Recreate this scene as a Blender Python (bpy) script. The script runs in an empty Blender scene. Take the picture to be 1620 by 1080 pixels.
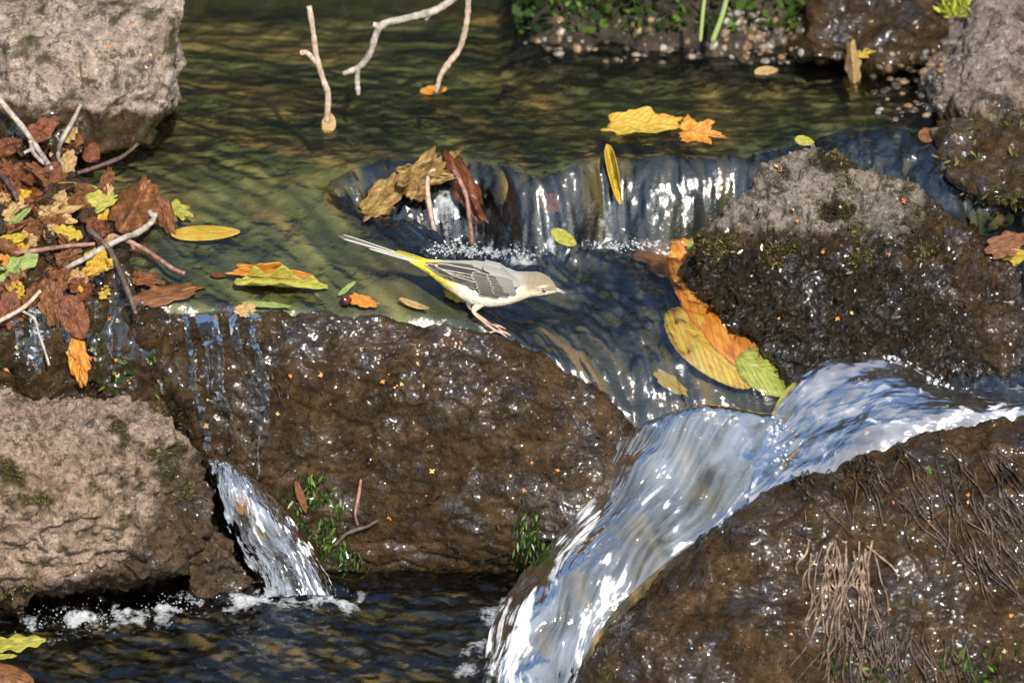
import bpy, bmesh, math, random
import numpy as np
from mathutils import Vector, Matrix
from mathutils.bvhtree import BVHTree
random.seed(7); RNG = np.random.default_rng(7)
SC = bpy.context.scene
COL = SC.collection
R = math.radians

# ------------------------------------------------------------------ camera
PITCH = R(25.0); DIST = 6.0; PXM = 2000.0            # pixels (of a 1620 px wide picture) per metre at the bird
FWD = np.array([0, math.cos(PITCH), -math.sin(PITCH)]); RIGHT = np.array([1.0, 0, 0])
UP = np.array([0, math.sin(PITCH), math.cos(PITCH)]); EYE = -FWD*DIST
cam_d = bpy.data.cameras.new('camera'); cam = bpy.data.objects.new('camera', cam_d); COL.objects.link(cam)
cam.location = EYE; cam.rotation_euler = (R(90)-PITCH, 0, 0)
cam_d.sensor_width = 36.0; cam_d.lens = 36.0*DIST/(1620/PXM)
cam_d.clip_start = 0.1; cam_d.clip_end = 500
cam_d.dof.use_dof = True; cam_d.dof.focus_distance = DIST; cam_d.dof.aperture_fstop = 6.5
SC.camera = cam
# ------------------------------------------------------------------ light
SUN_EL, SUN_AZ = R(43), R(14)                        # from behind the camera, a little to the right
w = bpy.data.worlds.new('World'); SC.world = w; w.use_nodes = True
nt = w.node_tree; bg = nt.nodes['Background']
sky = nt.nodes.new('ShaderNodeTexSky'); sky.sky_type = 'NISHITA'; sky.sun_disc = False
sky.sun_elevation = SUN_EL; sky.sun_rotation = R(180)-SUN_AZ
nt.links.new(sky.outputs[0], bg.inputs[0]); bg.inputs[1].default_value = 0.13
sd = bpy.data.lights.new('sun', 'SUN'); sd.energy = 4.6; sd.angle = R(0.5); sd.color = (1, .93, .80)
so = bpy.data.objects.new('sun', sd); COL.objects.link(so)
SUNV = Vector((math.sin(SUN_AZ)*math.cos(SUN_EL), -math.cos(SUN_AZ)*math.cos(SUN_EL), math.sin(SUN_EL)))
so.rotation_euler = SUNV.to_track_quat('Z', 'Y').to_euler(); so.location = (2, -4, 6)
SC.view_settings.view_transform = 'Standard'; SC.view_settings.look = 'None'
SC.view_settings.exposure = 0.58; SC.view_settings.gamma = 1.0
SC.render.engine = 'CYCLES'
SC.cycles.max_bounces = 8; SC.cycles.transparent_max_bounces = 12
SC.cycles.use_denoising = True; SC.cycles.sample_clamp_indirect = 6.0

# ------------------------------------------------------------------ helpers: picture ray -> place
def ray(px, py):
    d = FWD*DIST + RIGHT*((px-810)/PXM) + UP*((540-py)/PXM)
    return d/np.linalg.norm(d)
def atY(px, py, Y):
    d = ray(px, py); return EYE + d*((Y-EYE[1])/d[1])
def atZ(px, py, Z):
    d = ray(px, py); return EYE + d*((Z-EYE[2])/d[2])
BV = []
def hit(px, py, only=None):
    best = None; d = Vector(ray(px, py)); o = Vector(EYE)
    for nm, b in BV:
        if only and nm not in only: continue
        h = b.ray_cast(o, d)
        if h[0] is not None and (best is None or h[3] < best[2]): best = (h[0], h[1], h[3])
    if best is None: return Vector(atZ(px, py, -.17)), Vector((0, 0, 1))
    n = best[1]
    if n.dot(d) > 0: n = -n
    return best[0], n

# ------------------------------------------------------------------ helpers: noise
_pr = np.random.default_rng(3)
_P = np.concatenate([_pr.permutation(256)]*3); _G = _pr.normal(size=(256, 3)); _G /= np.linalg.norm(_G, axis=1)[:, None]
def perlin(p):
    i = np.floor(p).astype(int); f = p-i; i &= 255
    u = f*f*f*(f*(f*6-15)+10); out = 0
    for a in (0, 1):
        wa = u[:, 0] if a else 1-u[:, 0]
        for b in (0, 1):
            wb = u[:, 1] if b else 1-u[:, 1]
            for c in (0, 1):
                wc = u[:, 2] if c else 1-u[:, 2]
                g = _G[_P[_P[_P[i[:, 0]+a]+i[:, 1]+b]+i[:, 2]+c]]
                out = out + wa*wb*wc*((f-np.array([a, b, c]))*g).sum(1)
    return out*1.6
def fbm(p, scale, octs=3, rough=.5, seed=0.0):
    q = p*scale+seed*17.31; s = 0; a = 1
    for k in range(octs):
        s = s+a*perlin(q); q = q*2.03+5.7; a *= rough
    return s
def facets(p, scale, seed=0):
    """chipped planes: every cell of a broken-up space has a tilt of its own; also the distance to the nearest break"""
    q = p*scale+.35*np.stack([fbm(p, scale*.7, 2, .5, seed+k) for k in range(3)], -1); i0 = np.floor(q).astype(int); n = len(q)
    d1 = np.full(n, 9.); d2 = np.full(n, 9.); h = np.zeros(n)
    for a in (-1, 0, 1):
        for b in (-1, 0, 1):
            for c in (-1, 0, 1):
                i = i0+np.array([a, b, c]); k = _P[_P[_P[i[:, 0] & 255]+(i[:, 1] & 255)]+((i[:, 2]+int(seed*7)) & 255)]
                v = q-(i+.5+.42*_G[k]); d = (v*v).sum(1); hh = (v*_G[(k*7+3) & 255]).sum(1)+.5*_G[(k*5+11) & 255][:, 0]
                m1 = d < d1; d2 = np.where(m1, d1, np.minimum(d2, d)); h = np.where(m1, hh, h); d1 = np.where(m1, d, d1)
    return h, np.sqrt(d2)-np.sqrt(d1)
def sstep(a, b, x):
    t = np.clip((x-a)/(b-a), 0, 1); return t*t*(3-2*t)
def tps(pts):
    P = np.array(pts, float); n = len(P); xy = P[:, :2]
    d = np.linalg.norm(xy[:, None]-xy[None], axis=2)
    K = np.where(d > 0, d*d*np.log(d+1e-12), 0)+np.eye(n)*2e-4
    A = np.zeros((n+3, n+3)); A[:n, :n] = K; A[:n, n] = 1; A[:n, n+1:] = xy; A[n, :n] = 1; A[n+1:, :n] = xy.T
    s = np.linalg.solve(A, np.concatenate([P[:, 2], np.zeros(3)]))
    def f(x, y):
        o = s[n]+s[n+1]*x+s[n+2]*y
        for k in range(n):
            r2 = (x-xy[k, 0])**2+(y-xy[k, 1])**2+1e-12
            o = o+s[k]*.5*r2*np.log(r2)
        return o
    return f
def seg_dist(x, y, poly):
    best = np.full(x.shape, 1e9)
    for (ax, ay), (bx, by) in zip(poly[:-1], poly[1:]):
        dx, dy = bx-ax, by-ay
        t = np.clip(((x-ax)*dx+(y-ay)*dy)/(dx*dx+dy*dy+1e-12), 0, 1)
        best = np.minimum(best, np.hypot(x-ax-t*dx, y-ay-t*dy))
    return best
def in_poly(x, y, poly):
    c = np.zeros(x.shape, bool); n = len(poly)
    for k in range(n):
        ax, ay = poly[k]; bx, by = poly[(k+1) % n]
        if ay == by: continue
        c ^= ((ay > y) != (by > y)) & (x < (bx-ax)*(y-ay)/(by-ay)+ax)
    return c

# ------------------------------------------------------------------ helpers: meshes and objects
def mesh_np(name, V, Q, attrs=None, smooth=True):
    V = np.asarray(V, np.float32); Q = np.asarray(Q, np.int32)
    me = bpy.data.meshes.new(name); k = Q.shape[1]
    me.vertices.add(len(V)); me.vertices.foreach_set('co', V.ravel())
    me.loops.add(Q.size); me.loops.foreach_set('vertex_index', Q.ravel())
    me.polygons.add(len(Q)); me.polygons.foreach_set('loop_start', np.arange(0, Q.size, k, dtype=np.int32))
    me.polygons.foreach_set('loop_total', np.full(len(Q), k, np.int32))
    me.polygons.foreach_set('use_smooth', np.full(len(Q), smooth))
    for a, v in (attrs or {}).items():
        v = np.asarray(v, np.float32)
        if v.ndim == 2:
            me.attributes.new(a, 'FLOAT_COLOR', 'POINT').data.foreach_set('color', np.c_[v, np.ones(len(v), np.float32)].ravel())
        else:
            me.attributes.new(a, 'FLOAT', 'POINT').data.foreach_set('value', v)
    me.update(calc_edges=True); me.validate()
    return me
def link(name, me, mat=None, parent=None, base=True, at=None):
    o = bpy.data.objects.new(name, me); COL.objects.link(o)
    if mat: me.materials.append(mat)
    if parent is not None:
        o.parent = parent
    elif base and len(me.vertices):
        n = len(me.vertices); co = np.empty(n*3, np.float32); me.vertices.foreach_get('co', co); co = co.reshape(-1, 3)
        c = np.array([(co[:, 0].min()+co[:, 0].max())/2, (co[:, 1].min()+co[:, 1].max())/2, co[:, 2].min()]) if at is None else np.array(at)
        me.vertices.foreach_set('co', (co-c).astype(np.float32).ravel()); o.location = c; me.update()
    return o
def tag(o, label=None, cat=None, group=None, kind=None):
    if label: o['label'] = label
    if cat: o['category'] = cat
    if group: o['group'] = group
    if kind: o['kind'] = kind
    return o
def empty(name, loc):
    o = bpy.data.objects.new(name, None); COL.objects.link(o); o.location = loc; o.empty_display_size = .02; return o
def grid_quads(ny, nx, wrap=False):
    j, i = np.mgrid[0:ny-1, 0:(nx if wrap else nx-1)]
    a = j*nx+i; b = j*nx+(i+1) % nx
    return np.stack([a, b, b+nx, a+nx], -1).reshape(-1, 4)
def catmull(P, n):
    P = np.asarray(P, float); m = len(P); t = np.linspace(0, m-1, n); i = np.clip(t.astype(int), 0, m-2); f = (t-i).reshape((-1,)+(1,)*(P.ndim-1))
    g = lambda k: P[np.clip(k, 0, m-1)]
    a, b, c, d = g(i-1), g(i), g(i+1), g(i+2)
    a = np.where((i == 0).reshape(f.shape), 2*b-c, a); d = np.where((i == m-2).reshape(f.shape), 2*c-b, d)
    return .5*((2*b)+(-a+c)*f+(2*a-5*b+4*c-d)*f*f+(-a+3*b-3*c+d)*f**3)
class Acc:                                           # gathers pieces of one mesh
    def __init__(s): s.V = []; s.Q = []; s.A = []; s.n = 0
    def add(s, V, Q, a=None):
        V = np.asarray(V); s.V.append(V); s.Q.append(np.asarray(Q)+s.n); s.A.append(np.full(len(V), 0.0) if a is None else a); s.n += len(V)
    def mesh(s, name, attr='v', smooth=True): return mesh_np(name, np.concatenate(s.V), np.concatenate(s.Q), {attr: np.concatenate(s.A)}, smooth)
def tube(P, rad, sides=8, knob=.0, seed=0, n=None, closed=True):
    P = np.asarray(P, float); rad = np.asarray(rad, float)
    n = n or max(8, len(P)*7)
    C = catmull(P, n); rr = np.maximum(np.interp(np.linspace(0, 1, n), np.linspace(0, 1, len(rad)), rad), 1e-5)
    T = np.gradient(C, axis=0); T /= np.linalg.norm(T, axis=1)[:, None]+1e-12
    ref = np.array([.31, -.9, .2]); A = np.cross(T, ref); A /= np.linalg.norm(A, axis=1)[:, None]; B = np.cross(T, A)
    if knob: rr = rr*(1+knob*perlin(C*220+seed*9.1))*(1+knob*.6*perlin(C*700+seed))
    th = np.linspace(0, 2*np.pi, sides, endpoint=False)
    V = C[:, None]+rr[:, None, None]*(np.cos(th)[None, :, None]*A[:, None]+np.sin(th)[None, :, None]*B[:, None])
    V = V.reshape(-1, 3); Q = grid_quads(n, sides, True)
    caps = []
    V = np.concatenate([V, C[:1], C[-1:]]); a, b = n*sides, n*sides+1
    for k in range(sides):
        caps.append([a, (k+1) % sides, k, a]); caps.append([b, (n-1)*sides+k, (n-1)*sides+(k+1) % sides, b])
    return V, Q, caps
def tube_mesh(name, parts, **kw):
    V = []; F = []; n = 0
    for i, (P, r) in enumerate(parts):
        v, q, c = tube(P, r, seed=i, **kw); V.append(v)
        F += [tuple(x) for x in (q+n).tolist()]+[(x[0]+n, x[1]+n, x[2]+n) for x in c]; n += len(v)
    me = bpy.data.meshes.new(name); me.from_pydata(np.concatenate(V).tolist(), [], F)
    me.polygons.foreach_set('use_smooth', [True]*len(me.polygons)); me.update(); return me

# ------------------------------------------------------------------ helpers: materials
class MT:
    def __init__(s, name):
        s.m = bpy.data.materials.new(name); s.m.use_nodes = True; s.t = s.m.node_tree; s.t.nodes.clear()
        s.out = s.t.nodes.new('ShaderNodeOutputMaterial'); s.tc = s.n('TexCoord').outputs['Object']
    def n(s, typ, ins=None, **props):
        nd = s.t.nodes.new('ShaderNode'+typ)
        for k, v in props.items(): setattr(nd, k, v)
        for k, v in (ins or {}).items(): s.set(nd.inputs[k], v)
        return nd
    def set(s, sock, v):
        if isinstance(v, bpy.types.NodeSocket): s.t.links.new(v, sock)
        elif isinstance(v, tuple) and len(v) == 3 and sock.type == 'RGBA': sock.default_value = (*v, 1)
        else: sock.default_value = v
    def attr(s, name, color=False): return s.n('Attribute', attribute_name=name).outputs['Color' if color else 'Fac']
    def noise(s, scale, detail=4, rough=.55, vec=None, dist=0.0):
        return s.n('TexNoise', {'Vector': s.tc if vec is None else vec, 'Scale': scale, 'Detail': detail, 'Roughness': rough, 'Distortion': dist}).outputs[0]
    def scaled(s, v, vec=None): return s.n('Mapping', {'Vector': s.tc if vec is None else vec, 'Scale': v}).outputs[0]
    def ramp(s, fac, stops):
        nd = s.n('ValToRGB', {'Fac': fac}); e = nd.color_ramp.elements
        while len(e) < len(stops): e.new(.5)
        for el, (p, c) in zip(e, stops):
            el.position = p; el.color = (*c, 1) if isinstance(c, tuple) else (c, c, c, 1)
        return nd.outputs[0]
    def mix(s, f, a, b, mode='MIX'):
        nd = s.n('Mix', data_type='RGBA', blend_type=mode)
        s.set(nd.inputs[0], f); s.set(nd.inputs[6], a); s.set(nd.inputs[7], b); return nd.outputs[2]
    def math(s, op, a, b=0.0, clamp=False):
        nd = s.n('Math', operation=op, use_clamp=clamp); s.set(nd.inputs[0], a); s.set(nd.inputs[1], b); return nd.outputs[0]
    def bump(s, h, dist, strength=1.0, normal=None):
        ins = {'Height': h, 'Distance': dist, 'Strength': strength}
        if normal is not None: ins['Normal'] = normal
        return s.n('Bump', ins).outputs[0]
    def pbr(s, col, rough, normal=None, spec=.5, **kw):
        ins = {'Base Color': col, 'Roughness': rough, 'Specular IOR Level': spec}; ins.update(kw)
        if normal is not None: ins['Normal'] = normal
        return s.n('BsdfPrincipled', ins).outputs[0]
    def mixs(s, f, a, b):
        nd = s.n('MixShader'); s.set(nd.inputs[0], f); s.set(nd.inputs[1], a); s.set(nd.inputs[2], b); return nd.outputs[0]
    def done(s, sh): s.t.links.new(sh, s.out.inputs[0]); return s.m

def rock_mat(name, dry, wet, lichen=(.05, .04, .028), lich=.55, wrough=.22, fine=1.0, pale=(.5, .47, .42), mosscol=((.012, .010, .005), (.05, .045, .01)), drops=.0):
    m = MT(name)
    a = m.noise(9, 6, .6); b = m.noise(42, 7, .65); c = m.noise(210, 5, .7); g = m.noise(700, 3, .6)
    d = m.ramp(b, [(.3, dry[0]), (.5, dry[1]), (.68, dry[2])])
    d = m.mix(m.ramp(a, [(.35, 0.0), (.65, .55)]), d, dry[3])
    d = m.mix(m.ramp(m.noise(70, 6, .75, dist=.6), [(lich, 0.0), (lich+.06, .85)]), d, lichen)
    d = m.mix(m.ramp(c, [(.32, .85), (.47, 0.0)]), d, (.045, .034, .024))
    d = m.mix(m.ramp(c, [(.56, 0.0), (.68, .75)]), d, pale)
    d = m.mix(m.ramp(m.noise(520, 3, .7), [(.36, .6), (.5, 0.0)]), d, (.07, .05, .035))
    d = m.mix(m.ramp(m.noise(33, 5, .7, dist=1.2), [(.60, 0.0), (.66, .5)]), d, tuple(k*1.25 for k in dry[2]))
    ww = m.ramp(b, [(.28, wet[0]), (.5, wet[1]), (.72, wet[2])])
    ww = m.mix(m.ramp(c, [(.34, .8), (.5, 0.0)]), ww, (.006, .005, .004))
    ww = m.mix(m.ramp(c, [(.62, 0.0), (.74, .55)]), ww, wet[3])
    wa = m.math('ADD', m.attr('wet'), m.math('MULTIPLY', m.math('SUBTRACT', m.noise(38, 5, .7), .5), 1.1))
    wa = m.ramp(wa, [(.35, 0.0), (.62, 1.0)])
    col = m.mix(wa, d, ww)
    ms = m.attr('moss'); mc = m.ramp(m.noise(330, 4, .7), [(.35, mosscol[0]), (.65, mosscol[1])])
    col = m.mix(ms, col, mc)
    rg = m.mix(wa, m.ramp(c, [(.3, .95), (.7, .75)]), m.ramp(m.noise(120, 4, .7), [(.35, wrough*.8), (.65, wrough*2.0)]))
    n1 = m.bump(b, .0036*fine, .7); n2 = m.bump(c, .0045*fine, .9, n1); n3 = m.bump(g, .0014*fine, .8, n2)
    film = m.bump(m.noise(185, 1.6, .5, dist=.5), .0025, 1.0)          # the skin of water over the grain
    fw = m.math('MULTIPLY', m.math('ADD', m.math('MULTIPLY', m.ramp(m.noise(24, 6, .72), [(.47, 0.0), (.60, 1.0)]), .97), .03), wa)
    return m.done(m.pbr(col, rg, n3, .18, **{'Coat Weight': fw, 'Coat Roughness': .06, 'Coat IOR': 1.78, 'Coat Normal': film}))

def water_mat(name, tint, ior=1.38, rough=.035, sky_milk=(.75, .82, .9), sky_milk_amt=.0, bmp=.0012, white=(.74, .78, .82), fastior=.65):
    m = MT(name)
    r = m.attr('streak'); f = m.attr('foam')
    nrm = m.bump(m.noise(260, 3, .6), bmp, .5)
    fr = m.n('Fresnel', {'IOR': m.math('ADD', m.math('MULTIPLY', m.attr('fast'), fastior), ior), 'Normal': nrm}).outputs[0]
    gl = m.n('BsdfGlossy', {'Color': (1, 1, 1), 'Roughness': rough, 'Normal': nrm}).outputs[0]
    tr = m.n('BsdfTransparent', {'Color': tint}).outputs[0]
    body = tr
    if sky_milk_amt:
        df = m.mixs(.35, m.n('BsdfDiffuse', {'Color': sky_milk, 'Normal': nrm}).outputs[0], m.n('BsdfTranslucent', {'Color': sky_milk}).outputs[0])
        body = m.mixs(m.math('MULTIPLY', m.math('MULTIPLY', r, m.attr('fast')), sky_milk_amt, True), tr, df)
    sh = m.mixs(fr, body, gl)
    fo = m.n('BsdfDiffuse', {'Color': white}).outputs[0]
    fm = m.ramp(m.math('ADD', f, m.math('MULTIPLY', m.math('SUBTRACT', m.noise(300, 5, .75), .5), .8)), [(.3, 0.0), (.95, .92)])
    return m.done(m.mixs(fm, sh, fo))

# ================================================================== STREAM SURFACE FUNCTIONS
ZU = .08
cpU = [(x, y, ZU) for x, y in ((300, 0), (800, 0), (1300, 0), (-100, 0), (1700, 0), (300, 120), (800, 150), (1200, 150), (1500, 140), (-100, 120), (1700, 120), (600, 225), (740, 228), (850, 255), (1050, 230), (1250, 200), (1400, 180))]
cpU += [(200, 245, .075), (330, 275, .073), (440, 270, .075), (500, 315, .065), (350, 360, .055), (500, 400, .047), (600, 405, .045), (240, 480, .030), (400, 484, .028), (560, 497, .022), (700, 508, .014), (650, 450, .034), (0, 470, .032), (0, 350, .058), (-100, 470, .032), (150, 350, .058)]
fU = tps([(*atZ(*c)[:2], c[2]) for c in cpU]+[(-.6, 1.2, ZU), (0, 1.2, ZU), (.6, 1.2, ZU), (-.9, .6, ZU), (.9, .6, ZU)])
cpL = [(660, 395, .017), (800, 390, .018), (1000, 387, .016), (1100, 388, .014), (740, 470, .012), (800, 500, .006), (830, 545, -.003), (900, 588, -.022), (1000, 662, -.056), (900, 450, .009), (1000, 500, -.002), (1100, 500, -.006), (1100, 600, -.036), (1200, 560, -.026), (1250, 640, -.058), (1200, 655, -.062), (1300, 600, -.05), (1400, 335, .045), (1550, 340, .045), (1650, 400, .04), (1700, 360, .042), (1620, 600, -.03), (1500, 590, -.035), (1080, 690, -.07)]
fL = tps([(*atZ(*c)[:2], c[2]) for c in cpL])
_lp = [(760, 522, .012), (700, 450, .03), (630, 400, .043), (570, 362, .052), (525, 328, .062), (506, 298, .07), (520, 272, .077), (555, 252, .08), (610, 240, .08), (740, 238, .08), (850, 268, .08), (940, 246, .08), (1060, 240, .08), (1180, 236, .08), (1260, 214, .08), (1330, 198, .08), (1430, 192, .08), (1520, 215, .08), (1720, 230, .08)]
LIP = [tuple(atZ(*c)[:2]) for c in _lp]
_e = LIP[-1]; LOWPOLY = LIP+[(3, _e[1]), (3, -1.5), (LIP[0][0]-.01, -1.5)]
_fp = [(-900, 470, .032), (-60, 470, .032), (150, 476, .03), (240, 480, .03), (400, 486, .028), (560, 499, .022), (700, 511, .013), (790, 532, .003), (850, 562, -.0095), (900, 593, -.026), (960, 636, -.0446), (1010, 690, -.0725), (1120, 705, -.074), (1260, 685, -.067), (1400, 640, -.052), (1620, 640, -.046), (1900, 640, -.046)]
FRONT = [tuple(atZ(*c)[:2]) for c in _fp]
FRONTPOLY = FRONT+[(FRONT[-1][0]+3, FRONT[-1][1]), (6, 9), (-6, 9), (FRONT[0][0], 9)]
def W(x, y, prof=True):
    d = seg_dist(x, y, LIP); low = in_poly(x, y, LOWPOLY); u = fU(x, y); u = np.minimum(u, ZU+.002); u = np.where(y > .26, ZU, u); l = np.minimum(fL(x, y), np.where(x > .2, .05, .03))
    wdt = .036+.026*np.exp(-((x+.075)/.035)**2)+.014*np.exp(-((x-.125)/.05)**2)+.004*np.sin(x*61)+.03*sstep(-.1, -.17, x)+.04*sstep(.17, .24, x)
    S = 1-np.clip(d/wdt, 0, 1)**2.1
    z = np.where(low, l+(np.maximum(u, l)-l)*S, u)
    fall = np.where(low, np.clip(1-np.abs(d/wdt-.5)*2, 0, 1), 0)
    fd = seg_dist(x, y, FRONT)
    sdd = np.where(in_poly(x, y, FRONTPOLY), fd, -fd)
    z = z-.6*np.clip(.007-sdd, 0, .04)**2/.009
    return z, d, low, fall, sdd
PLZ = lambda y: -.175-np.clip(-.10-y, 0, 1)*.15

# ------------------------------------------------------------------ rocks: convex bodies joined, worn and roughened
ROCKS = {}
def rock(name, hulls, mat, label, cat, voxel=.0032, smooth=5, disp=((14, .010, 2), (45, .0055, 3), (150, .0018, 2)), seed=0, wet=None, moss=None, group=None, kind=None, ridg=.0, chip=((22, .0035), (60, .0013)), crack=.0022):
    bm = bmesh.new()
    for H in hulls:
        vs = [bm.verts.new(atY(*p) if p[0] != 'w' else p[1:]) for p in H]
        r = bmesh.ops.convex_hull(bm, input=vs)
        bmesh.ops.delete(bm, geom=[g for g in r['geom_interior'] if isinstance(g, bmesh.types.BMVert)], context='VERTS')
    bmesh.ops.recalc_face_normals(bm, faces=bm.faces)
    me = bpy.data.meshes.new('tmp'); bm.to_mesh(me); bm.free()
    o = bpy.data.objects.new('tmp', me); COL.objects.link(o)
    md = o.modifiers.new('r', 'REMESH'); md.mode = 'VOXEL'; md.voxel_size = voxel
    ms = o.modifiers.new('s', 'SMOOTH'); ms.iterations = smooth; ms.factor = .5
    dg = bpy.context.evaluated_depsgraph_get(); m2 = bpy.data.meshes.new_from_object(o.evaluated_get(dg))
    bpy.data.objects.remove(o); bpy.data.meshes.remove(me); m2.name = name; m2.materials.clear()
    n = len(m2.vertices); co = np.empty(n*3, np.float32); m2.vertices.foreach_get('co', co); co = co.reshape(-1, 3).astype(float)
    nr = np.empty(n*3, np.float32); m2.vertex_normals.foreach_get('vector', nr); nr = nr.reshape(-1, 3).astype(float)
    h = 0
    for i, (s, a, k) in enumerate(disp): h = h+a*fbm(co, s, k, .55, seed+i*3.3)
    for k, (sc_, am_) in enumerate(chip):
        fh, fe = facets(co*np.array([1, 1, 1.35]), sc_, seed+k*2+1); h = h+am_*fh*np.minimum(1, fe*6)
        if k == 0 and crack: h = h-crack*np.exp(-(fe/.05)**2)*sstep(-.1, .3, fbm(co, 18, 2, .5, seed+6))
    if ridg:
        h = h-ridg*np.maximum(0, .25-np.abs(fbm(co*np.array([1, 1, 1.7]), 16, 3, .5, seed+9)))*4
    co2 = co+nr*h[:, None]
    m2.vertices.foreach_set('co', co2.astype(np.float32).ravel())
    wv = np.clip(wet(co2, nr), 0, 1) if wet else np.ones(n)
    mv = np.clip(moss(co2, nr), 0, 1) if moss else np.zeros(n)
    m2.attributes.new('wet', 'FLOAT', 'POINT').data.foreach_set('value', wv.astype(np.float32))
    m2.attributes.new('moss', 'FLOAT', 'POINT').data.foreach_set('value', mv.astype(np.float32))
    m2.polygons.foreach_set('use_smooth', np.ones(len(m2.polygons), bool)); m2.update()
    polys = [tuple(p.vertices) for p in m2.polygons]
    BV.append((name, BVHTree.FromPolygons(co2.tolist(), polys)))
    ctr = np.array([co2[list(p)].mean(0) for p in polys[::3]])
    pn = np.empty(len(polys)*3, np.float32); m2.polygons.foreach_get('normal', pn); pn = pn.reshape(-1, 3)[::3]
    ROCKS[name] = (ctr, pn, np.array([mv[p[0]] for p in polys[::3]]))
    ob = link(name.rstrip('0123456789_'), m2, mat)
    tag(ob, label, cat, group, kind); return ob
def pxy(co):                                          # where a place lies in the 1620 px picture (for masks of wear and wet)
    r = co-EYE; d = r@FWD; return 810+PXM*DIST*(r@RIGHT)/d, 540-PXM*DIST*(r@UP)/d

DRY = ((.16, .105, .065), (.33, .235, .165), (.52, .395, .29), (.35, .285, .25))
WETB = ((.012, .007, .003), (.042, .024, .009), (.095, .056, .020), (.20, .12, .05))
m_tan = rock_mat('dry tan stone', DRY, ((.03, .02, .011), (.075, .048, .028), (.13, .085, .05), (.2, .14, .09)), lich=.535, fine=1.5)  # dark lichen spread wider, also painting the shade of pits
m_grey = rock_mat('dry grey stone', ((.17, .13, .095), (.32, .25, .20), (.51, .41, .335), (.36, .30, .275)), WETB, lich=.53)
m_wet = rock_mat('wet brown stone', DRY, WETB, wrough=.2, fine=1.25)
m_shore = rock_mat('brown grey stone', ((.10, .078, .06), (.20, .155, .125), (.32, .25, .205), (.24, .195, .18)), WETB, lich=.52)
m_moss = rock_mat('mossy stone', ((.10, .085, .065), (.23, .19, .15), (.38, .32, .25), (.28, .25, .23)), WETB, wrough=.22, fine=1.4, lich=.5, mosscol=((.006, .005, .003), (.034, .023, .010)))

# central rock under the bird
def n01(p, s, k=3, seed=0): return fbm(p, s, k, .55, seed)
rock('central_boulder', [[(200, 492, .004), (400, 491, 0), (560, 500, 0), (700, 508, 0), (800, 535, -.005), (900, 588, -.018), (1000, 662, -.03), (1080, 735, -.03), (900, 575, .03), (1000, 650, .01),
    (300, 640, -.026), (420, 560, -.024), (600, 590, -.034), (750, 612, -.042), (880, 680, -.058), (980, 760, -.065),
    (330, 760, -.036), (450, 800, -.047), (600, 820, -.058), (760, 830, -.062), (900, 840, -.078), (440, 920, -.040), (600, 925, -.048), (800, 925, -.05), (920, 915, -.05),
    ('w', -.3, .12, -.02), ('w', .05, .12, -.05), ('w', .12, .1, -.1), ('w', -.25, .08, -.22), ('w', .1, .06, -.22)]],
    m_wet, 'wide wet brown boulder with the bird perched on its crest', 'rock', voxel=.0020, smooth=4,
    disp=((10, .006, 2), (40, .0026, 3), (140, .0010, 3), (330, .0005, 2)), seed=1, ridg=.0025)
# left dry rock
def wet_left(co, n):
    x, y = pxy(co); return .9*sstep(150, 330, x+.45*(y-800))*sstep(640, 760, y)+.8*sstep(870, 960, y)+.05
rock('tan_boulder', [[(-90, 625, -.035), (120, 622, -.04), (215, 630, -.045), (268, 655, -.05), (-90, 710, -.12), (60, 694, -.118), (150, 676, -.112), (250, 672, -.10),
    (325, 725, -.08), (345, 790, -.085), (-90, 800, -.14), (100, 800, -.145), (220, 800, -.132), (310, 860, -.105), (-90, 940, -.14), (40, 935, -.14), (110, 920, -.142), (235, 888, -.135), (290, 900, -.12),
    ('w', -.5, -.03, -.2), ('w', -.27, -.04, -.2), ('w', -.26, -.03, -.1), ('w', -.5, -.0, -.04)],
    [(-90, 930, -.14), (60, 930, -.14), (45, 985, -.125), (-90, 1010, -.125), ('w', -.5, -.03, -.21), ('w', -.41, -.03, -.21)],
    [(290, 870, -.1), (360, 860, -.095), (395, 900, -.09), (300, 945, -.105), (370, 950, -.095), ('w', -.27, -.03, -.12), ('w', -.2, -.04, -.21)]],
    m_tan, 'dry tan boulder with a flat top at the left edge', 'rock', voxel=.0021, smooth=3, disp=((13, .007, 2), (38, .0050, 4), (150, .0026, 3), (330, .001, 2)), chip=((19, .006), (52, .0026)), crack=.004, seed=2, wet=wet_left, ridg=.006,
    moss=lambda c, n: .9*sstep(.35, .6, n01(c, 26, 3, 5))*(n[:, 2] > .25)+.6*sstep(.5, .7, n01(c, 40, 3, 8)))
# upper left rock
def wet_ul(co, n):
    x, y = pxy(co); return sstep(130, 215, y+18*n01(co, 30))
rock('pale_boulder', [[(-90, -12, .31), (60, 5, .3), (150, 14, .285), (272, 2, .275), (290, 24, .26), (292, -2, .27), (-90, 70, .225), (60, 72, .22), (150, 62, .222), (240, 40, .235),
    (270, 130, .238), (249, 188, .225), (230, 222, .212), (60, 150, .2), (170, 150, .205), (-90, 230, .195), (100, 240, .192), (190, 240, .2), ('w', -.55, .42, .04), ('w', -.3, .4, .04), ('w', -.28, .3, .03)]],
    m_grey, 'large pale grey boulder with dark lichen at the upper left', 'rock', voxel=.0026, smooth=2, disp=((14, .004, 2), (50, .003, 4), (160, .0016, 2)), chip=((19, .006), (52, .0026)), crack=.004, seed=3, ridg=.003, wet=wet_ul,
    moss=lambda c, n: .8*sstep(.38, .6, n01(c, 34, 3, 4)))
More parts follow.
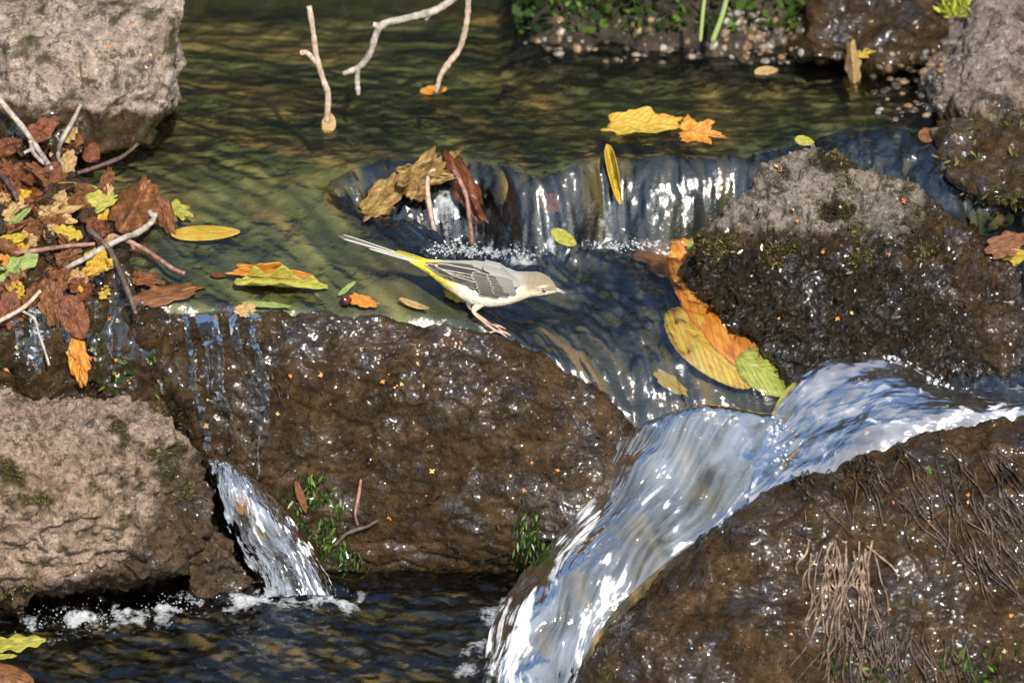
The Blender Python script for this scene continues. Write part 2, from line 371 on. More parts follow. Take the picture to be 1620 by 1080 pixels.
# right rock
def wet_r(co, n):
    x, y = pxy(co); ln = 345-.45*np.clip(x-1320, 0, 140); return sstep(-40, 30, y-ln+75*n01(co, 24))*(1-.9*sstep(1490, 1440, x)*sstep(400, 330, y))
def moss_r(co, n):
    x, y = pxy(co); return np.maximum(sstep(-25, 25, y-372-.12*(x-1150)+55*n01(co, 26, 3, 2))*sstep(1500, 1430, x-.6*(y-400)), .95*sstep(.1, .35, n01(co, 30, 3, 6))*sstep(1210, 1260, x)*sstep(1480, 1420, x))
rock('mossy_boulder', [[(1285, 220, .13), (1252, 238, .125), (1340, 248, .125), (1440, 298, .115), (1484, 343, .11), (1560, 398, .095), (1640, 445, .08), (1720, 480, .07), (1190, 300, .11), (1108, 372, .095), (1105, 410, .08),
    (1125, 460, .06), (1190, 530, .04), (1265, 575, .02), (1300, 400, .045), (1440, 420, .035), (1400, 570, -.0), (1550, 560, -.0), (1700, 560, .005), (1350, 490, .02), (1560, 470, .03),
    ('w', .14, .15, -.05), ('w', .45, .15, -.08), ('w', .2, .03, -.12), ('w', .45, .03, -.12)]],
    m_moss, 'pointed boulder with dark moss on its front and a bare grey top', 'rock', voxel=.0021, smooth=3, disp=((14, .008, 2), (55, .006, 3), (150, .004, 3), (330, .0012, 2)), seed=4, wet=wet_r, moss=moss_r)
# front right rock
def wet_fr(co, n): return np.ones(len(co))
rock('brown_boulder', [[(1760, 652, -.06), (1640, 660, -.075), (1500, 672, -.09), (1400, 705, -.105), (1300, 750, -.115), (1200, 790, -.125), (1100, 850, -.145), (1010, 920, -.165), (950, 990, -.19), (905, 1085, -.22), (890, 1160, -.24),
    (1150, 835, -.17), (1230, 808, -.172), (1350, 825, -.172), (1500, 800, -.16), (1760, 770, -.14), (1000, 1000, -.22), (1100, 1130, -.27), (1300, 1130, -.275), (1500, 1130, -.27), (1760, 1130, -.26),
    ('w', .05, -.2, -.3), ('w', .2, -.08, -.3), ('w', .5, -.04, -.3), ('w', .1, -.33, -.34), ('w', .5, -.33, -.34)]],
    m_wet, 'big wet brown boulder with hanging rootlets beside the white cascade', 'rock', voxel=.0021, smooth=4, disp=((11, .008, 2), (42, .0030, 3), (150, .0010, 3), (330, .0005, 2)), seed=6, ridg=.0025)
# upper right rock
def wet_ur(co, n):
    x, y = pxy(co); return sstep(110, 240, y+50*n01(co, 24))
rock('shore_boulder', [[(1478, 110, .31), (1530, 18, .37), (1570, -20, .4), (1760, -60, .42), (1475, 200, .26), (1560, 180, .24), (1650, 165, .23), (1490, 275, .17), (1560, 305, .14), (1640, 318, .125), (1760, 330, .11), (1480, 240, .2), (1540, 100, .27),
    ('w', .35, .5, .05), ('w', .6, .5, .05), ('w', .34, .3, -.02), ('w', .6, .3, -.02)]],
    m_shore, 'pale boulder sloping into the water at the upper right', 'rock', chip=((19, .006), (52, .0026)), crack=.004, seed=8, wet=wet_ur, disp=((12, .012, 2), (45, .007, 4), (150, .002, 2)),
    moss=lambda c, n: .9*sstep(.2, .45, n01(c, 28, 3, 3))*sstep(150, 230, pxy(c)[1]))
rock('bank_stone', [[(1262, 20, .40), (1290, -30, .42), (1400, -40, .44), (1500, -20, .42), (1510, 90, .35), (1400, 100, .345), (1280, 92, .35), ('w', .2, .5, .03), ('w', .38, .5, .03)]],
    m_wet, 'dark stone at the water edge below the far bank', 'rock', seed=9, voxel=.004, disp=((25, .012, 3), (90, .005, 3)))
# wet ledge behind the left rock
rock('dripping_ledge', [[(-160, 478, .012), (60, 480, .008), (180, 484, .004), (245, 492, .004), (-160, 560, -.005), (100, 570, -.012), (250, 600, -.012), (-160, 640, -.012), (260, 660, -.03), (300, 760, -.035),
    ('w', -.6, .1, .0), ('w', -.25, .1, .0), ('w', -.6, .05, -.22), ('w', -.2, .05, -.22)],
    [(-160, 225, .19), (60, 235, .185), (130, 265, .165), (150, 330, .11), (150, 420, .035), (235, 480, .002), (60, 478, .004), (-160, 476, .006), ('w', -.6, .19, .02), ('w', -.35, .17, .02), ('w', -.6, .0, -.05), ('w', -.3, .0, -.05)]],
    m_wet, 'dark dripping ledge under the pile of fallen leaves', 'rock', seed=11, disp=((18, .008, 2), (50, .007, 3), (140, .0035, 3)), ridg=.006,
    moss=lambda c, n: .9*sstep(.25, .5, n01(c, 40, 3, 1)))
rock('fall_stone', [[(332, 735, -.062), (420, 775, -.058), (480, 860, -.06), (530, 930, -.066), (560, 960, -.05), (360, 800, -.078), (400, 880, -.085), (420, 940, -.085), ('w', -.25, .0, -.1), ('w', -.12, .0, -.2), ('w', -.2, .0, -.21)]],
    m_wet, 'small dark stone under the thin left trickle', 'rock', seed=12, disp=((40, .004, 3), (150, .0015, 2)))

# ------------------------------------------------------------------ streambed and the land around
def axis(lo, hi, d, far, g=1.25):
    c = list(np.arange(lo, hi+d/2, d)); s = d
    while c[-1] < far: s *= g; c.append(c[-1]+s)
    s = d
    while c[0] > -far: s *= g; c.insert(0, c[0]-s)
    return np.array(c)
casc = [  # rows go down the main cascade, columns from its left edge to its right edge
 [(1000, 712, .035), (1060, 690, .03), (1120, 685, .03), (1180, 685, .03), (1235, 680, .03), (1290, 670, .03)],
 [(985, 690, -.03), (1050, 656, -.028), (1110, 643, -.024), (1170, 645, -.02), (1225, 656, -.015), (1290, 650, -.012)],
 [(945, 765, -.055), (1010, 718, -.062), (1080, 697, -.06), (1150, 702, -.05), (1220, 718, -.045), (1285, 725, -.045)],
 [(898, 828, -.08), (970, 790, -.092), (1040, 772, -.09), (1110, 775, -.088), (1165, 785, -.085), (1215, 784, -.085)],
 [(838, 893, -.10), (900, 872, -.125), (960, 862, -.132), (1020, 860, -.13), (1070, 857, -.125), (1115, 846, -.118)],
 [(793, 955, -.135), (840, 952, -.16), (890, 945, -.168), (940, 940, -.166), (985, 930, -.158), (1024, 915, -.15)],
 [(768, 1022, -.17), (805, 1030, -.195), (850, 1030, -.2), (890, 1022, -.198), (925, 1008, -.188), (955, 988, -.18)],
 [(760, 1088, -.205), (795, 1100, -.23), (830, 1100, -.235), (865, 1096, -.23), (890, 1088, -.222), (912, 1075, -.21)],
 [(745, 1150, -.235), (790, 1165, -.25), (825, 1165, -.255), (860, 1160, -.25), (890, 1150, -.245), (905, 1140, -.235)]]
CW = np.array([[atY(*p) for p in row] for row in casc])
fC = tps([(p[0], p[1], p[2]) for p in CW[1:].reshape(-1, 3)])
CFOOT = [tuple(p[:2]) for p in CW[1:, 0]]+[tuple(p[:2]) for p in CW[-1]]+[tuple(p[:2]) for p in CW[:0:-1, -1]]
def bed(x, y):
    z, d, low, fall, sdd = W(x, y)
    depth = np.where(low, .004+.016*np.clip(d/.04-1, 0, 1), .006+.024*sstep(.0, .2, y-.06)*np.clip(d/.05, 0, 1))
    zu = z-depth
    up = in_poly(x, y, FRONTPOLY)
    zl = PLZ(y)-.03
    zl = np.where(in_poly(x, y, CFOOT), fC(x, y)-.012, zl)
    b = np.where(up, zu, zl)
    P = np.stack([x, y, 0*x], -1)
    b = b+.004*fbm(P, 30, 3)*up+.008*fbm(P, 25, 3)*(~up)
    # bank beyond the pool and land all round
    sh = .365+.05*sstep(.18, .26, x)-.05*sstep(.3, .4, x)+.02*np.sin(x*17)
    bank = np.clip((y-sh)*.85, 0, .5)*sstep(-.01, .04, x+.0)
    bank = np.maximum(bank, np.clip((y-1.3)*.5, 0, 6)); bank = np.maximum(bank, np.clip((np.abs(x)-1.2)*.4, 0, 5))
    b = np.maximum(b, np.where(bank > 0, .055+bank+.02*fbm(P, 22, 3)*(bank < .5), -9))
    return b
xs = axis(-.56, .56, .003, 80, 1.3); ys = axis(-.36, .56, .003, 90, 1.3)
X, Y = np.meshgrid(xs, ys); x, y = X.ravel(), Y.ravel()
zb = bed(x, y)
# flow directions, as pairs of picture points on the water
FL = [(300, 80, 340, 83), (600, 100, 640, 100), (1000, 80, 1040, 85), (1300, 120, 1330, 140), (500, 200, 540, 206), (700, 200, 740, 214), (900, 200, 922, 225), (1150, 200, 1165, 220), (1350, 190, 1358, 215), (350, 270, 390, 290), (450, 330, 495, 362), (300, 330, 350, 348), (350, 430, 400, 446), (550, 440, 600, 463), (200, 420, 214, 440), (560, 320, 575, 350), (640, 300, 645, 330), (800, 320, 822, 350), (1000, 320, 1010, 350), (1100, 320, 1110, 350), (1350, 260, 1368, 290), (750, 430, 800, 448), (900, 450, 940, 475), (950, 550, 985, 590), (1100, 480, 1140, 540), (1200, 600, 1230, 640), (850, 400, 900, 406), (400, 150, 440, 155)]
fp = []
for a, b, c, d in FL:
    p, q = atZ(a, b, .05), atZ(c, d, .05); v = (q-p)[:2]; v /= np.linalg.norm(v); fp.append((p[0], p[1], v[0], v[1]))
def flow(x, y):
    sx = sy = 0
    for a, b, c, d in fp:
        ww = 1/((x-a)**2+(y-b)**2+2e-4)**1.5; sx = sx+ww*c; sy = sy+ww*d
    n = np.hypot(sx, sy)+1e-9; return sx/n, sy/n
def lic(shape, dx, dy, blur, steps, h, seed):
    ny, nx = shape; rn = np.random.default_rng(seed).normal(size=shape)
    for _ in range(blur):
        rn = (rn+np.roll(rn, 1, 0)+np.roll(rn, -1, 0)+np.roll(rn, 1, 1)+np.roll(rn, -1, 1))/5
    J, I = np.mgrid[0:ny, 0:nx].astype(float); acc = rn.copy()
    for sg in (1, -1):
        j, i = J.copy(), I.copy()
        for _ in range(steps):
            a = np.clip(j.round().astype(int), 0, ny-1); b = np.clip(i.round().astype(int), 0, nx-1)
            i += sg*h*dx[a, b]; j += sg*h*dy[a, b]
            a = np.clip(j.round().astype(int), 0, ny-1); b = np.clip(i.round().astype(int), 0, nx-1); acc += rn[a, b]
    acc -= acc.mean(); return acc/(acc.std()+1e-9)
# bed weed and silt colour, streaked along the current to paint refracting ripples
iu = np.where((xs > -.565) & (xs < .565))[0]; ju = np.where((ys > -.365) & (ys < .565))[0]
sl = np.ix_(ju, iu); dx, dy = flow(X[sl], Y[sl])
weed = np.zeros(X.shape); weed2 = np.zeros(X.shape)
weed[sl] = lic(dx.shape, dx, dy, 3, 14, 1.0, 5); weed2[sl] = lic(dx.shape, dx, dy, 40, 10, 1.5, 9)
m = MT('streambed')
c = m.ramp(m.math('ADD', m.math('MULTIPLY', m.attr('weed'), .13), .5), [(.22, (.035, .036, .015)), (.45, (.088, .09, .03)), (.62, (.155, .15, .048)), (.85, (.26, .23, .08))])
br = m.ramp(m.math('ADD', m.math('MULTIPLY', m.attr('weed'), .13), .5), [(.2, (.065, .04, .016)), (.5, (.20, .13, .045)), (.8, (.44, .27, .08))])
c = m.mix(m.ramp(m.math('ADD', m.math('MULTIPLY', m.attr('weed2'), .16), .45), [(.42, 0.0), (.7, .95)]), c, br)
dark = m.ramp(m.noise(90, 5, .7), [(.35, (.006, .006, .006)), (.6, (.028, .022, .015)), (.75, (.075, .05, .028))])
dark = m.mix(.85, dark, m.ramp(m.math('ADD', m.math('MULTIPLY', m.attr('weed'), .14), .5), [(.25, (.006, .007, .006)), (.48, (.03, .03, .016)), (.64, (.11, .085, .03)), (.82, (.30, .18, .05))]))
c = m.mix(m.attr('stone'), c, dark)
earth = m.ramp(m.noise(60, 6, .75), [(.3, (.006, .005, .004)), (.5, (.025, .019, .012)), (.7, (.085, .06, .04))])
c = m.mix(m.attr('land'), c, earth)
nb = m.bump(m.noise(120, 5, .7), .005, .7)
m_bed = m.done(m.pbr(c, m.mix(m.attr('land'), (.55, .55, .55), (.8, .8, .8)), nb, .3))
zz, dd, low, fall, sdd = W(x, y); up = in_poly(x, y, FRONTPOLY)
stone = np.where(low | ~up, 1.0, 0.0)*1.0; stone = np.where(~low & up, .55*sstep(.05, .0, dd)*(y < .1), stone)
land = np.maximum(sstep(.078, .095, zb), sstep(.052, .066, zb)*(y > .27))
gq = grid_quads(len(ys), len(xs))
me = mesh_np('streambed', np.c_[x, y, zb], gq, {'weed': weed.ravel(), 'weed2': weed2.ravel(), 'stone': stone, 'land': land})
link('streambed', me, m_bed, base=False)['kind'] = 'structure'
_c = (np.abs(x) < .9) & (y < 1.2) & (y > -.5)
BV.append(('streambed', BVHTree.FromPolygons(np.c_[x, y, zb].tolist(), gq[_c[gq].all(1)].tolist())))

# ================================================================== WATER
m_up = water_mat('clear stream water', (.80, .85, .80), ior=1.42, rough=.045, sky_milk=(.10, .16, .30), sky_milk_amt=.07, fastior=.5)  # the diffuse blue paints reflected sky into the clear water
m_casc = water_mat('aerated water', (.78, .82, .84), ior=.85, rough=.09, sky_milk=(.42, .48, .58), sky_milk_amt=.9, bmp=.0005, white=(.88, .89, .9))  # aerated white, tinted with the blue of the reflected sky
m_hump = water_mat('tumbling water', (.80, .82, .84), ior=.72, rough=.16, sky_milk=(.37, .39, .46), sky_milk_amt=1.0, bmp=.0005, white=(.88, .89, .9))
m_low = water_mat('pool water', (.78, .80, .76), ior=1.42, rough=.04)
xs = axis(-.56, .56, .0015, 1.5, 1.35); ys = np.r_[np.arange(-.09, .52, .0015), .53, .55, .6, .7, .85, 1.05, 1.3]
X, Y = np.meshgrid(xs, ys); x, y = X.ravel(), Y.ravel()
zw, dd, low, fall, sdd = W(x, y)
iu = np.where((xs > -.5605) & (xs < .5605))[0]; ju = np.where(ys < .521)[0]; sl = np.ix_(ju, iu)
dx, dy = flow(X[sl], Y[sl])
r1 = np.zeros(X.shape); r2 = np.zeros(X.shape); r3 = np.zeros(X.shape)
r1[sl] = lic(dx.shape, dx, dy, 6, 14, 1.0, 21); r2[sl] = lic(dx.shape, dx, dy, 60, 16, 1.4, 22); r3[sl] = lic(dx.shape, dx, dy, 3, 5, 1.0, 23)
r1, r2, r3 = r1.ravel(), r2.ravel(), r3.ravel()
P = np.stack([x, y, 0*x], -1)
iso = fbm(P*np.array([.75, 1, 1]), 42, 3, .5, 3)+np.where(low, 0, .38)*fbm(P*np.array([.45, 1.2, 1]), 95, 3, .55, 14)
lowb = low & (dd > .03)
ledge = (~low) & (y < .2)
amp = np.where(lowb, 1.5, np.where(low, 1.3, np.where(ledge, 1.15, .65)))
fade = sstep(.0, .02, .52-y)
dz = amp*(np.where(low, .00045, np.where(y < .2, .00042, .00024))*r1+np.where(low | (y < .2), .0010, .0006)*r2+np.where(low, .00055, .00016)*r3)*fade+np.where(lowb, .0026, np.where(low, .0006, .0009))*iso
turb = np.exp(-((dd-.04)/.018)**2)*low*sstep(.07, .1, y)
dz = dz+turb*(.004*fbm(P, 85, 3, .6, 8)+.003)
foam = np.clip(turb*(.22+.5*fbm(P, 60, 3, .6, 12))+.08*low*sstep(1.3, 2.6, r1), 0, 1)*sstep(.13, .11, x)
foam = np.maximum(foam, .25*sstep(1.4, 2.6, r1+.5*r2)*low*(dd < .05)*sstep(.05, .08, x)*sstep(.19, .16, x))  # streaks on the right fall: white painted in for sun glints
lx, ly = pxy(np.c_[x, y, zw]); al = np.clip(((lx-1060)*.616+(ly-395)*.788)/265, 0, 1)          # calmer water over the drowned leaves
calm = np.exp(-(np.hypot(lx-1060-163*al, ly-395-209*al)/62)**4)
dz = dz*(1-.6*calm); foam = foam*(1-.8*calm)
keep = sdd > -.018
q = grid_quads(len(ys), len(xs)); q = q[keep[q].all(1)]
wz = zw+dz
me = mesh_np('stream_water', np.c_[x, y, wz], q, {'foam': foam, 'streak': sstep(-1.2, 2, r1+.6*r2), 'fast': (1-.75*calm)*np.where(low, sstep(.0, .012, dd), .55*sstep(.17, .07, y)*sstep(.03, -.05, x))})
link('stream_water', me, m_up, base=False)['kind'] = 'structure'
cj = np.unique(np.r_[np.arange(0, len(ys), 3), len(ys)-1]); ci = np.unique(np.r_[np.arange(0, len(xs), 3), len(xs)-1])
G = np.c_[x, y, wz].reshape(len(ys), len(xs), 3)[np.ix_(cj, ci)].reshape(-1, 3); kp = keep.reshape(len(ys), len(xs))[np.ix_(cj, ci)].ravel()
cq = grid_quads(len(cj), len(ci)); cq = cq[kp[cq].all(1)]
BV.append(('water', BVHTree.FromPolygons(G.tolist(), cq.tolist())))

def sheet(name, ctrl, nu, nv, amp, mat, seed, fo, aniso=(9, 60), label=None, torn=0, sk=(.44, .32, .12), lumps=.0022):
    C = np.array([[atY(*p) if p[0] != 'w' else np.array(p[1:]) for p in row] for row in ctrl])
    G = catmull(C, nu); G = catmull(G.transpose(1, 0, 2), nv).transpose(1, 0, 2)
    du = np.gradient(G, axis=0); dv = np.gradient(G, axis=1); N = np.cross(du, dv); N /= np.linalg.norm(N, axis=2)[..., None]+1e-12
    N *= np.sign((N@(-FWD)).mean())
    L = np.cumsum(np.linalg.norm(du, axis=2), 0); Wd = np.cumsum(np.linalg.norm(dv, axis=2), 1)
    s = np.stack([L*aniso[0], Wd*aniso[1], np.full(L.shape, seed*3.1)], -1).reshape(-1, 3)
    s = s+.5*fbm(G.reshape(-1, 3), 14, 2, .5, seed)[:, None]*np.array([1, 1.0, 0])
    a = fbm(s, 1, 4, .6, seed); b = fbm(s*np.array([1.6, 3.4, 1]), 1, 3, .6, seed+4)
    iso = fbm(G.reshape(-1, 3), 60, 3, .55, seed)
    fine = fbm(s*np.array([1.5, 4.5, 1])+7, 1, 2, .5, seed+3); lump = fbm(G.reshape(-1, 3), 24, 3, .5, seed+15)
    V = G.reshape(-1, 3)+N.reshape(-1, 3)*(amp*(a+.2*b)+amp*.22*iso+.00010*fine+lumps*lump)[:, None]
    U = np.repeat(np.linspace(0, 1, nu), nv); T = np.tile(np.linspace(0, 1, nv), nu)
    px, py = pxy(V)
    big = fbm(G.reshape(-1, 3)*np.array([1, .6, .6]), 32, 3, .6, seed+7)
    foam = fo(px, py, U, T, a+.2*fine, b+.3*fine, big, iso+.3*fine)
    q = grid_quads(nu, nv)
    if torn: kv = T*(1-T)*5+torn*(b+iso*.8)-.25*U > .12; q = q[kv[q].all(1)]
    me = mesh_np(name, V, q, {'foam': np.clip(foam, 0, 1), 'streak': np.clip((1 if torn or nv > nu else .5+.7*U)*sk[0]+sk[1]*a+sk[2]*big+.16*fine+.1*b, 0.05, 1), 'fast': np.ones(len(V))})
    o = link(name, me, mat, base=False); o['kind'] = 'structure'
    if label: o['label'] = label
    BV.append((name, BVHTree.FromPolygons(V.tolist(), q.tolist()))); return o
def fo_c(px, py, U, T, a, b, big, iso):
    patch = sstep(-.02, .45, big+.3*a)*sstep(740, 830, py)
    return 1.0*patch*np.clip(.5+.75*b+.35*a, 0, 1)+.3*sstep(.3, .9, b+.3*big)*sstep(.2, .5, U)+.5*sstep(.35, .7, iso+.4*b)*np.exp(-((px-1230-.3*(700-py))/38)**2)*sstep(640, 680, py)
sheet('waterfall', casc, 420, 300, .0011, m_casc, 2, fo_c, (13, 42))
hump = [  # rows from the hidden back of the hump to its foot on the brown rock, columns run from left to right
 [(1200, 690, .04), (1245, 650, .045), (1300, 615, .05), (1360, 602, .05), (1420, 600, .05), (1480, 612, .05), (1540, 630, .05), (1620, 632, .05), (1760, 640, .05)],
 [(1205, 668, .0), (1246, 612, .005), (1292, 578, .01), (1350, 562, .012), (1412, 557, .012), (1462, 580, .012), (1520, 612, .01), (1610, 612, .005), (1760, 622, .0)],
 [(1200, 700, -.03), (1250, 655, -.028), (1310, 620, -.025), (1370, 598, -.02), (1430, 590, -.015), (1480, 604, -.012), (1540, 622, -.012), (1620, 622, -.012), (1760, 630, -.015)],
 [(1195, 745, -.065), (1255, 705, -.06), (1318, 668, -.055), (1375, 638, -.05), (1432, 620, -.043), (1490, 622, -.04), (1550, 632, -.04), (1625, 632, -.04), (1760, 640, -.04)],
 [(1185, 795, -.10), (1262, 765, -.10), (1335, 722, -.095), (1395, 685, -.085), (1450, 662, -.075), (1510, 650, -.07), (1565, 650, -.068), (1630, 650, -.065), (1760, 655, -.06)],
 [(1190, 830, -.11), (1275, 800, -.11), (1350, 755, -.105), (1410, 712, -.095), (1465, 690, -.085), (1520, 680, -.08), (1575, 680, -.078), (1640, 680, -.075), (1760, 690, -.07)]]
def fo_h(px, py, U, T, a, b, big, iso):
    return .36*sstep(.0, .7, iso+.5*a)*(sstep(.5, .75, U)*.8+.6*sstep(1420, 1480, px))+.35*sstep(.2, .8, b+.4*big)
sheet('waterfall', hump, 220, 420, .0006, m_hump, 5, fo_h, (50, 18), sk=(.72, .25, .15), lumps=.0026)
trick = [
 [(318, 726, -.04), (338, 722, -.04), (362, 728, -.04), (390, 738, -.04)],
 [(332, 742, -.07), (356, 738, -.072), (386, 748, -.07), (416, 768, -.06)],
 [(345, 790, -.085), (376, 786, -.09), (412, 790, -.088), (450, 806, -.07)],
 [(368, 850, -.092), (408, 846, -.1), (448, 846, -.098), (486, 856, -.078)],
 [(398, 905, -.094), (438, 902, -.104), (482, 900, -.102), (520, 905, -.082)],
 [(415, 945, -.096), (456, 942, -.108), (500, 940, -.106), (540, 945, -.086)]]
def fo_t(px, py, U, T, a, b, big, iso):
    return .75*sstep(.0, .7, b+.5*iso)*sstep(.25, .7, U)*sstep(.2, .45, T)+.35*sstep(.3, .7, b+.4*iso)*sstep(.1, .4, U)
sheet('waterfall', trick, 220, 160, .0016, m_casc, 8, fo_t, (38, 85), torn=.55, sk=(.45, .5, .2))
def draped(x0, y0, x1, y1, nu, nv, targets, off, seed, wob=8):
    V = []
    for i in range(nu):
        for j in range(nv):
            u, v = i/(nu-1), j/(nv-1); px = x0+(x1-x0)*v+wob*math.sin(u*5+seed+v*3)+wob*u*2; py = y0+(y1-y0)*u
            h, nn = hit(px, py, targets); V.append(np.array(h)-ray(px, py)*off)
    return np.array(V).reshape(nu, nv, 3)
def film(box, targets, off, seed, amp, aniso):
    nu, nv = int((box[3]-box[1])/2.2), int((box[2]-box[0])/2.2); G = draped(*box, nu, nv, targets, off, seed)
    for _ in range(3): G[1:-1, 1:-1] = (G[1:-1, 1:-1]*2+G[2:, 1:-1]+G[:-2, 1:-1]+G[1:-1, 2:]+G[1:-1, :-2])/6
    L = np.linspace(0, (box[3]-box[1])/PXM, nu)[:, None]+np.zeros((nu, nv)); Wd = np.linspace(0, (box[2]-box[0])/PXM, nv)[None]+np.zeros((nu, nv))
    s_ = np.stack([L*aniso[0], Wd*aniso[1], L*0+seed*3.3], -1).reshape(-1, 3); s_ = s_+.8*fbm(G.reshape(-1, 3), 16, 2, .5, seed)[:, None]*np.array([.2, 1, 0])
    a = fbm(s_, 1, 4, .6, seed); edge = (np.sin(np.linspace(0, np.pi, nv))**.5)[None]*np.minimum(1, np.linspace(2.2, 0.0, nu))[:, None]
    keepv = (a+.9*edge.ravel()-.85) > 0
    V = G.reshape(-1, 3)-FWD*(amp*a)[:, None]+np.array([0, 0, .3])*(amp*a)[:, None]
    q = grid_quads(nu, nv); q = q[keepv[q].all(1)]
    o = link('waterfall', mesh_np('waterfall', V, q, {'foam': .35*sstep(.5, 1., a), 'streak': np.clip(.2+.5*a, 0, 1), 'fast': np.full(len(V), .35)}), m_up, base=False); o['kind'] = 'structure'
film((232, 484, 470, 760), ('central_boulder', 'dripping_ledge'), .004, 3, .0018, (9, 120))
film((-20, 476, 245, 625), ('dripping_ledge',), .004, 6, .0018, (10, 130))
# lower pool
xs = axis(-.5, .12, .002, 1.6, 1.4); ys = np.r_[-3, -2, -1.2, -.8, -.6, -.5, -.42, np.arange(-.38, .04, .002)]
X, Y = np.meshgrid(xs, ys); x, y = X.ravel(), Y.ravel(); P = np.stack([x, y, 0*x], -1)
s = P@np.array([[.9, .3, 0], [-.3, .9, 0], [0, 0, 1]])
rp = fbm(s*np.array([28, 75, 1]), 1, 4, .55, 2); zl = PLZ(y)+.0036*rp+.002*fbm(P, 40, 2, .5, 5)
fl = np.array([atZ(a, b, -.175)[:2] for a, b in ((60, 985), (130, 970), (240, 962), (330, 945), (430, 940), (540, 945))])
dn = seg_dist(x, y, [tuple(p) for p in fl]); fo = .62*np.exp(-(dn/.024)**2)*np.clip(.5+1.2*fbm(P, 45, 4, .65, 4), 0, 1)
f2 = np.array([atZ(a, b, -.19)[:2] for a, b in ((720, 1080), (760, 1020), (800, 960))]); dn2 = seg_dist(x, y, [tuple(p) for p in f2])
fo = np.maximum(fo, .45*np.exp(-(dn2/.015)**2)*np.clip(.6+.9*fbm(P, 60, 3, .6, 4), 0, 1))
q = grid_quads(len(ys), len(xs))
me = mesh_np('pool_water', np.c_[x, y, zl], q, {'foam': fo, 'streak': sstep(-1, 1, rp), 'fast': np.full(len(x), .5)})
link('pool_water', me, m_low, base=False)['kind'] = 'structure'
BV.append(('pool', BVHTree.FromPolygons(np.c_[x, y, zl].tolist(), q.tolist())))

# ================================================================== LEAVES
def leaf_mat(name, c1, c2, c3, vein, rough=.38):
    m = MT(name); lu, lv = m.attr('lu'), m.attr('lv')
    v = m.n('CombineXYZ', {'X': lu, 'Y': lv, 'Z': m.n('ObjectInfo').outputs['Random']}).outputs[0]
    a = m.noise(3.2, 5, .65, v); b = m.noise(14, 5, .7, v)
    c = m.ramp(a, [(.33, c1), (.5, c2), (.67, c3)])
    c = m.mix(m.ramp(b, [(.60, 0.0), (.72, .6)]), c, tuple(k*.3 for k in c1))
    av = m.math('ABSOLUTE', lv)
    w = m.math('PINGPONG', m.math('SUBTRACT', m.math('MULTIPLY', lu, 5.0), m.math('MULTIPLY', av, 4.0)), .5)
    side = m.ramp(w, [(.0, 1.0), (.09, 0.0)]); mid = m.ramp(av, [(.02, 1.0), (.07, 0.0)])
    ve = m.math('MAXIMUM', side, mid); c = m.mix(m.math('MULTIPLY', ve, m.ramp(m.noise(6, 3, .6, v), [(.35, .05), (.65, .5)])), c, vein)
    nr = m.bump(m.math('ADD', m.math('MULTIPLY', ve, -.7), b), .0009, .8)
    p = m.pbr(c, rough, nr, .5); tl = m.n('BsdfTranslucent', {'Color': c}).outputs[0]
    return m.done(m.mixs(.22, p, tl))
LM = {
 'brown': leaf_mat('brown leaf', (.09, .032, .012), (.20, .078, .028), (.32, .14, .048), (.10, .04, .02), .3),
 'red': leaf_mat('red brown leaf', (.085, .024, .011), (.18, .056, .022), (.27, .10, .04), (.09, .028, .015), .24),
 'tan': leaf_mat('tan leaf', (.33, .2, .07), (.52, .33, .13), (.62, .46, .24), (.3, .18, .07), .4),
 'yellow': leaf_mat('yellow leaf', (.4, .25, .02), (.58, .42, .04), (.55, .5, .07), (.55, .35, .05), .4),
 'green': leaf_mat('yellow green leaf', (.22, .20, .02), (.40, .39, .06), (.53, .48, .10), (.5, .5, .2), .4),
 'lime': leaf_mat('pale green leaf', (.18, .27, .06), (.30, .40, .11), (.40, .47, .16), (.5, .6, .3), .4),
 'orange': leaf_mat('orange leaf', (.42, .13, .015), (.6, .24, .03), (.66, .34, .05), (.4, .15, .03), .36),
 'dark': leaf_mat('dark rotting leaf', (.018, .010, .006), (.05, .025, .012), (.12, .05, .02), (.02, .012, .008), .22),
 'sere': leaf_mat('sere leaf', (.15, .085, .03), (.31, .19, .065), (.45, .32, .11), (.2, .11, .04), .28),
 'rust': leaf_mat('drowned leaf', (.36, .10, .018), (.66, .25, .04), (.76, .40, .10), (.40, .14, .03), .2),
 'goldw': leaf_mat('drowned gold leaf', (.40, .20, .02), (.68, .42, .05), (.58, .48, .09), (.4, .2, .03), .2),
 'mixed': leaf_mat('yellow orange leaf', (.55, .24, .02), (.56, .38, .05), (.36, .36, .06), (.4, .22, .04), .36)}
def outline(kind, n, rng):
    th = np.linspace(-np.pi, np.pi, n, endpoint=False)
    if kind == 'maple':
        k = np.array([(0, 1), (14, .72), (24, .5), (36, .66), (48, .92), (60, .68), (76, .46), (92, .58), (108, .76), (124, .56), (148, .45), (168, .4), (180, .2)])
        r = np.interp(np.abs(np.degrees(th)), k[:, 0], k[:, 1]); r *= 1+.07*np.sin(th*23+rng.uniform(0, 6))+.05*rng.normal(size=n)*.6
        B = np.c_[r*np.cos(th), r*np.sin(th)]; B[:, 0] /= 1.0
    else:
        x = np.cos(th); pw = {'oval': .8, 'strip': .7, 'ragged': .75, 'oak': .75}[kind]
        y = np.sign(np.sin(th))*np.abs(np.sin(th))**1.15*(1-.18*x)
        B = np.c_[x, y]
        if kind == 'ragged': B *= (1+.10*np.sin(th*7+rng.uniform(0, 6))+.06*np.sin(th*13+rng.uniform(0, 6)))[:, None]
        elif kind == 'oak': B[:, 1] *= 1+.28*np.sin(np.abs(th)*9+rng.uniform(0, 1))
        else: B *= (1+.015*np.sin(th*40))[:, None]
    return B
LN = [0]
